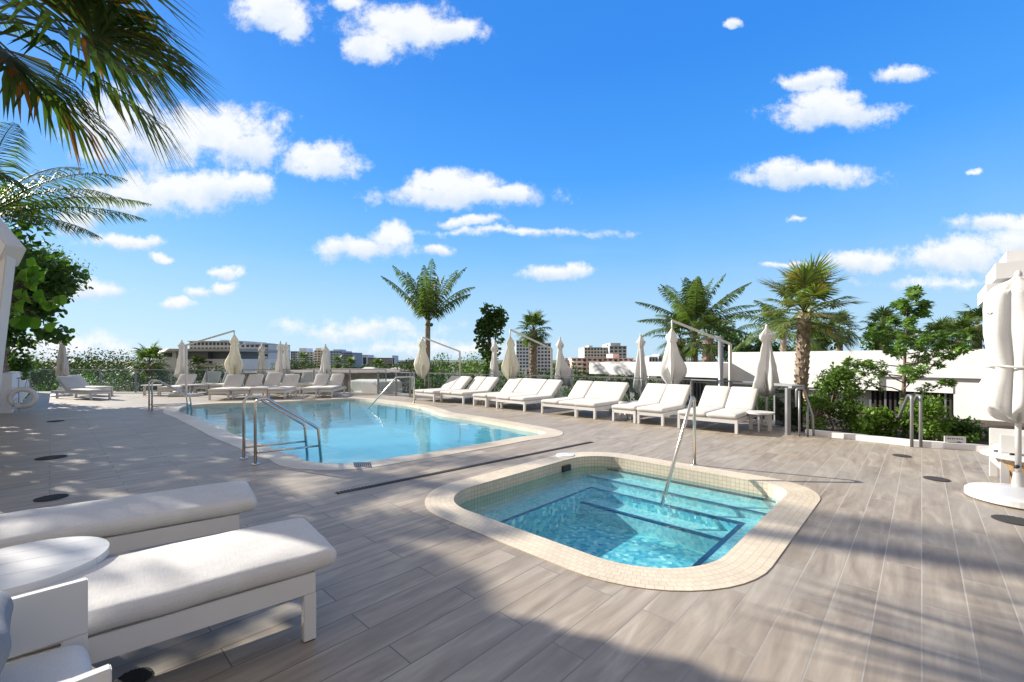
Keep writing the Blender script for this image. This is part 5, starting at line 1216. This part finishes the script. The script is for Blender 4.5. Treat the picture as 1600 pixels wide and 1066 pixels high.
# ------------------------------------------------------------------ far buildings
def wallmat(name, wall, win, bw, bh, mort, rough=.7):
    m, t, b = new_mat(name); b.inputs['Roughness'].default_value = rough
    tcn = nd(t, 'ShaderNodeTexCoord'); sp = nd(t, 'ShaderNodeSeparateXYZ'); t.links.new(tcn.outputs['Object'], sp.inputs[0]); ad = nd(t, 'ShaderNodeMath', operation='ADD'); t.links.new(sp.outputs[0], ad.inputs[0]); t.links.new(sp.outputs[1], ad.inputs[1])
    cb_ = nd(t, 'ShaderNodeCombineXYZ'); t.links.new(ad.outputs[0], cb_.inputs[0]); t.links.new(sp.outputs[2], cb_.inputs[1])
    br = nd(t, 'ShaderNodeTexBrick'); br.offset = 0; br.inputs['Scale'].default_value = 1; br.inputs['Brick Width'].default_value = bw; br.inputs['Row Height'].default_value = bh; br.inputs['Mortar Size'].default_value = mort; br.inputs['Mortar Smooth'].default_value = 0
    br.inputs['Color1'].default_value = tuple(win) + (1,); br.inputs['Color2'].default_value = tuple(c * 1.7 for c in win) + (1,); br.inputs['Mortar'].default_value = tuple(wall) + (1,)
    t.links.new(cb_.outputs[0], br.inputs[0]); t.links.new(br.outputs['Color'], b.inputs['Base Color']); return m
def far_block(label, x0, x1, ytop, d, dp, wallc, floors, bays, roofc=None, winc=(.04,.05,.07), extras=(), balcony=False, rot=0.0, sidem=None):
    a, b = W2(x0, d), W2(x1, d); wd = b.x - a.x; zt = ZY(ytop, d) ; c = (a + b) / 2
    t = thing('apartment_block', label, 'building', (c.x, d, 0), rot, 'far apartment blocks on the skyline'); wallc = tuple(min(.9, c * 1.25) for c in wallc); wm_ = mat('render', wallc, .8, var=.06, scale=.3)
    m1 = MB(); m1.box(-wd/2, wd/2, 0, dp, -4.2, zt); m1.build('wall', wm_, t)
    m1 = MB(); m1.box(-wd/2 - .01*wd, wd/2 + .01*wd, -.02*dp - .3, dp, zt + .001, zt + .02 * (zt + 4)); m1.build('roof', mat('roof', roofc or tuple(q*.8 for q in wallc), .8), t)
    fh = (zt + 4.2) / floors; bwid = wd / bays; gm_ = mat('window_glass', winc, .15)
    for i in range(floors):
        for j in range(bays):
            z = -4.2 + fh * i; x = -wd/2 + bwid * j
            if z + fh < ZY(585, d): continue
            m1 = MB(); m1.box(x + bwid*.2, x + bwid*.8, -.12, .05, z + fh*.28, z + fh*.82); m1.build('window', gm_, t)
        if balcony and -4.2 + fh * (i+1) > ZY(585, d):
            m1 = MB(); m1.box(-wd/2, wd/2, -1.3, -.13, -4.2 + fh * i, -4.2 + fh * i + fh * .07); m1.box(-wd/2, wd/2, -1.32, -1.2, -4.2 + fh * i + fh*.075, -4.2 + fh * i + fh*.33); m1.build('balcony', wm_, t)
    for (ex0, ex1, ey) in extras:
        xa, xb = (ex0 - (x0 + x1)/2) * d / FPX, (ex1 - (x0 + x1)/2) * d / FPX
        m1 = MB(); m1.box(xa, xb, .4, dp * .6, zt + .02 * (zt + 4) + .002, ZY(ey, d)); m1.build('roof_house', wm_, t)
    return t
# white modern house
hd = 62; hs_ = thing('terraced_house', 'white modern house with flat overhanging roof left of the left boom parasol', 'building', (0,0,0))
def hb(px0, px1, y0, y1, d0, d1, name, m):
    mm = MB(); mm.box(W2(px0, d0).x, W2(px1, d0).x, d0, d1, max(-4.2, ZY(y1, d0)), ZY(y0, d0)); mm.build(name, m, hs_)
hb(238, 368, 545, 549, hd - 1.5, hd + 12, 'roof', M['concrete'])
hb(246, 275, 549.05, 561, hd, hd + 10, 'wall', M['plaster'])
hb(256, 268, 551.5, 558, hd - .1, hd - .02, 'window', M['dark_metal'])
hb(275.1, 325, 549.05, 560.9, hd + 1, hd + 8, 'window', mat('grey_glazing', (.16,.18,.20), .2))
hb(325.1, 366, 549.05, 560.9, hd + 2, hd + 8, 'wall', mat('bluegrey_render', (.28,.32,.36), .8, var=.1))
hb(244, 378, 561, 640, hd - .2, hd + 10, 'wall', M['plaster'])
hb(326, 331, 564.5, 567.5, hd - .3, hd - .22, 'window', M['dark_metal'])
hb(297, 301, 564.5, 567.5, hd - .3, hd - .22, 'window', M['dark_metal'])
GREYW = (.55,.58,.62)
far_block('grey white apartment block with stepped roofline behind the hanging parasol', 296, 380, 534, 150, 14, (.55,.57,.60), 7, 14, extras=((342,351,531),(318,322,533)))
far_block('right wing of the grey apartment block beside the slim parasol', 376, 420, 538, 146, 14, (.50,.55,.63), 7, 6, extras=((400,409,535.5),), balcony=True)
far_block('dark narrow apartment block behind the twin parasols', 454, 469, 549.5, 240, 16, (.24,.27,.32), 8, 4)
far_block('blue-white balcony tower with roof house right of the twin parasols', 464.5, 494, 550.5, 236, 14, (.50,.56,.66), 8, 6, balcony=True, extras=((467,478,544),))
far_block('beige balcony block left of the lone closed parasol', 491, 506, 548, 230, 14, (.60,.56,.48), 8, 3, balcony=True, extras=((492.5,502,544),))
far_block('blue apartment block right of the lone closed parasol', 516, 534, 549, 220, 14, (.35,.45,.60), 8, 4, extras=((520,531,546),))
far_block('dark blue stepped apartment block right of the lone parasol', 533, 551, 551.5, 218, 14, (.22,.27,.36), 8, 5, balcony=True)
far_block('low brown block between the blue blocks and the long slab', 551, 565, 558.5, 300, 14, (.26,.21,.20), 7, 5)
far_block('pale blue stair tower at the left end of the long brown slab', 565.5, 574, 555, 298, 14, (.42,.50,.62), 1, 1)
far_block('long brown grey slab block on the skyline left of the gate', 574.2, 613, 559.5, 300, 14, (.30,.28,.29), 7, 16, winc=(.10,.10,.12))
far_block('thin pale tower at the right end of the long slab', 612.8, 616.5, 556, 297, 10, (.42,.50,.62), 1, 1)
far_block('low far slab block behind the coconut palm trunk', 617, 647, 565.3, 330, 14, (.22,.22,.25), 6, 12, extras=((638,645,562),))
far_block('tall blue-white tower block behind the small fan palm, left part', 806.5, 831, 533, 130, 12, (.50,.58,.70), 11, 5)
far_block('tall pale tower block behind the small fan palm, right part', 834, 861, 537, 132, 12, (.50,.56,.66), 10, 5, extras=((839,845,529),))
far_block('pink block with white balconies on the right skyline', 893, 990, 560, 120, 14, (.86,.50,.44), 5, 12, balcony=False, extras=((958,968,553),))
pk = bpy.data.objects[-1] if False else None
far_block('pale tower block with dark side behind the pink building', 913, 952, 543.5, 190, 16, (.52,.52,.50), 8, 8, extras=((920,926,540),(948,956,538)))
far_block('tallest pale block with roof house behind the pink building', 952.3, 979, 541.5, 186, 16, (.42,.45,.50), 8, 4, extras=((954,970,536),))
far_block('small white block right of the closed parasol by the canopy', 1014, 1028, 558, 110, 10, (.62,.62,.62), 4, 3)
far_block('small pale block behind the palms beside the canopy', 1029, 1046, 556.5, 112, 10, (.45,.50,.58), 4, 3, extras=((1031,1038,553.5),))
# white balcony bands on the pink building
for o in list(bpy.data.objects):
    if o.get('label','').startswith('pink block'):
        wd = W2(990,120).x - W2(893,120).x; zt = ZY(560,120); fh = (zt + 4.2) / 5
        wmm = mat('white_band', (.9,.87,.85), .7)
        for i in range(5):
            z = -4.2 + fh * i
            for k in range(4):
                x0 = -wd/2 + wd * (k / 4) + .25; x1 = -wd/2 + wd * ((k+1)/4) - 1.2
                m1 = MB(); m1.box(x0, x1, -1.4, -.13, z + fh*.02, z + fh*.40); m1.build('balcony', wmm, o)
        break
# small roofed huts and the brown flat roof
for (x0, x1, y0, y1, d, lab) in ((556, 585, 574, 586, 45, 'small hut with a pale hipped roof left of the gate'), (600, 626, 575, 590, 40, 'small hut with a pale pointed roof behind the gate')):
    t = thing('hut', lab, 'hut', W2((x0+x1)/2, d)); wd = (x1-x0)*d/FPX; zt = ZY(y0, d); ze = ZY(y0 + 7, d)
    m1 = MB(); m1.box(-wd*.42, wd*.42, 0, 3, -4.2, ze); m1.build('wall', M['plaster'], t)
    m1 = MB(); b_ = [(-wd/2,-.4,ze+.002),(wd/2,-.4,ze+.002),(wd/2,3.4,ze+.002),(-wd/2,3.4,ze+.002)]; tp = [(-wd*.25,1.5,zt),(wd*.25,1.5,zt)]
    m1.v += b_ + tp; m1.f += [(0,1,5,4),(1,2,5),(2,3,4,5),(3,0,4),(3,2,1,0)]; m1.build('roof', mat('hut_roof', (.62,.62,.62), .7), t)
t = thing('flat_roofed_building', 'low brown building with a flat gravel roof behind the far glass fence', 'building', W2(520, 27))
m1 = MB(); m1.box(-6.4, 3.2, 0, 12, -4.2, ZY(585.1, 27)); m1.build('wall', mat('brown_wall', (.26,.205,.17), .9, var=.35, scale=1.2), t)
m1 = MB(); m1.box(-6.6, 3.4, -.2, 12.2, ZY(585, 27), ZY(582.5, 27)); m1.build('parapet', mat('brown_roof', (.21,.17,.145), .9, var=.4, scale=2), t)
t = thing('flat_roofed_building', 'long low grey roof among the trees at the far left', 'building', W2(125, 75))
m1 = MB(); m1.box(-4, 5.2, 0, 6, -4.2, ZY(571.5, 75)); m1.build('wall', M['plaster'], t); m1 = MB(); m1.box(-4.2, 5.4, -.4, 6.2, ZY(571.4,75), ZY(570, 75)); m1.build('roof', M['concrete'], t)
t = thing('road_wall', 'pale low wall seen through the glass left of the pool handrail', 'wall', W2(175, 30)); m1 = MB(); m1.box(-2.2, 1.6, 0, .3, -4.2, ZY(598, 30)); m1.build('wall_body', M['plaster'], t)
# far woodland belt (nobody could count it)
mb = MB(); rnd = random.Random(99)
for k in range(15000):
    d = rnd.uniform(90, 420); x = rnd.uniform(-1.35, 1.35) * d; 
    hgt = (1.5 + 3.2 * (noise.noise(Vector((x * .03, d * .03, 0))) + .6)) * rnd.random() ** .5 
    p = Vector((x, d, -4.2 + max(.3, hgt * .62))); s = rnd.uniform(.5, 1.1) * (d / 200) ** .5
    v = rvec(rnd); v.y = -abs(v.y) ; a = v.cross(Vector((0,0,1))).normalized() * s; b = a.cross(v).normalized() * s * .8
    mb.quad(p - a, p - b * .8, p + a, p + b)
stuff(mb.build('far_woodland', M['leaf_far']), 'far belt of green treetops along the skyline', 'woodland')
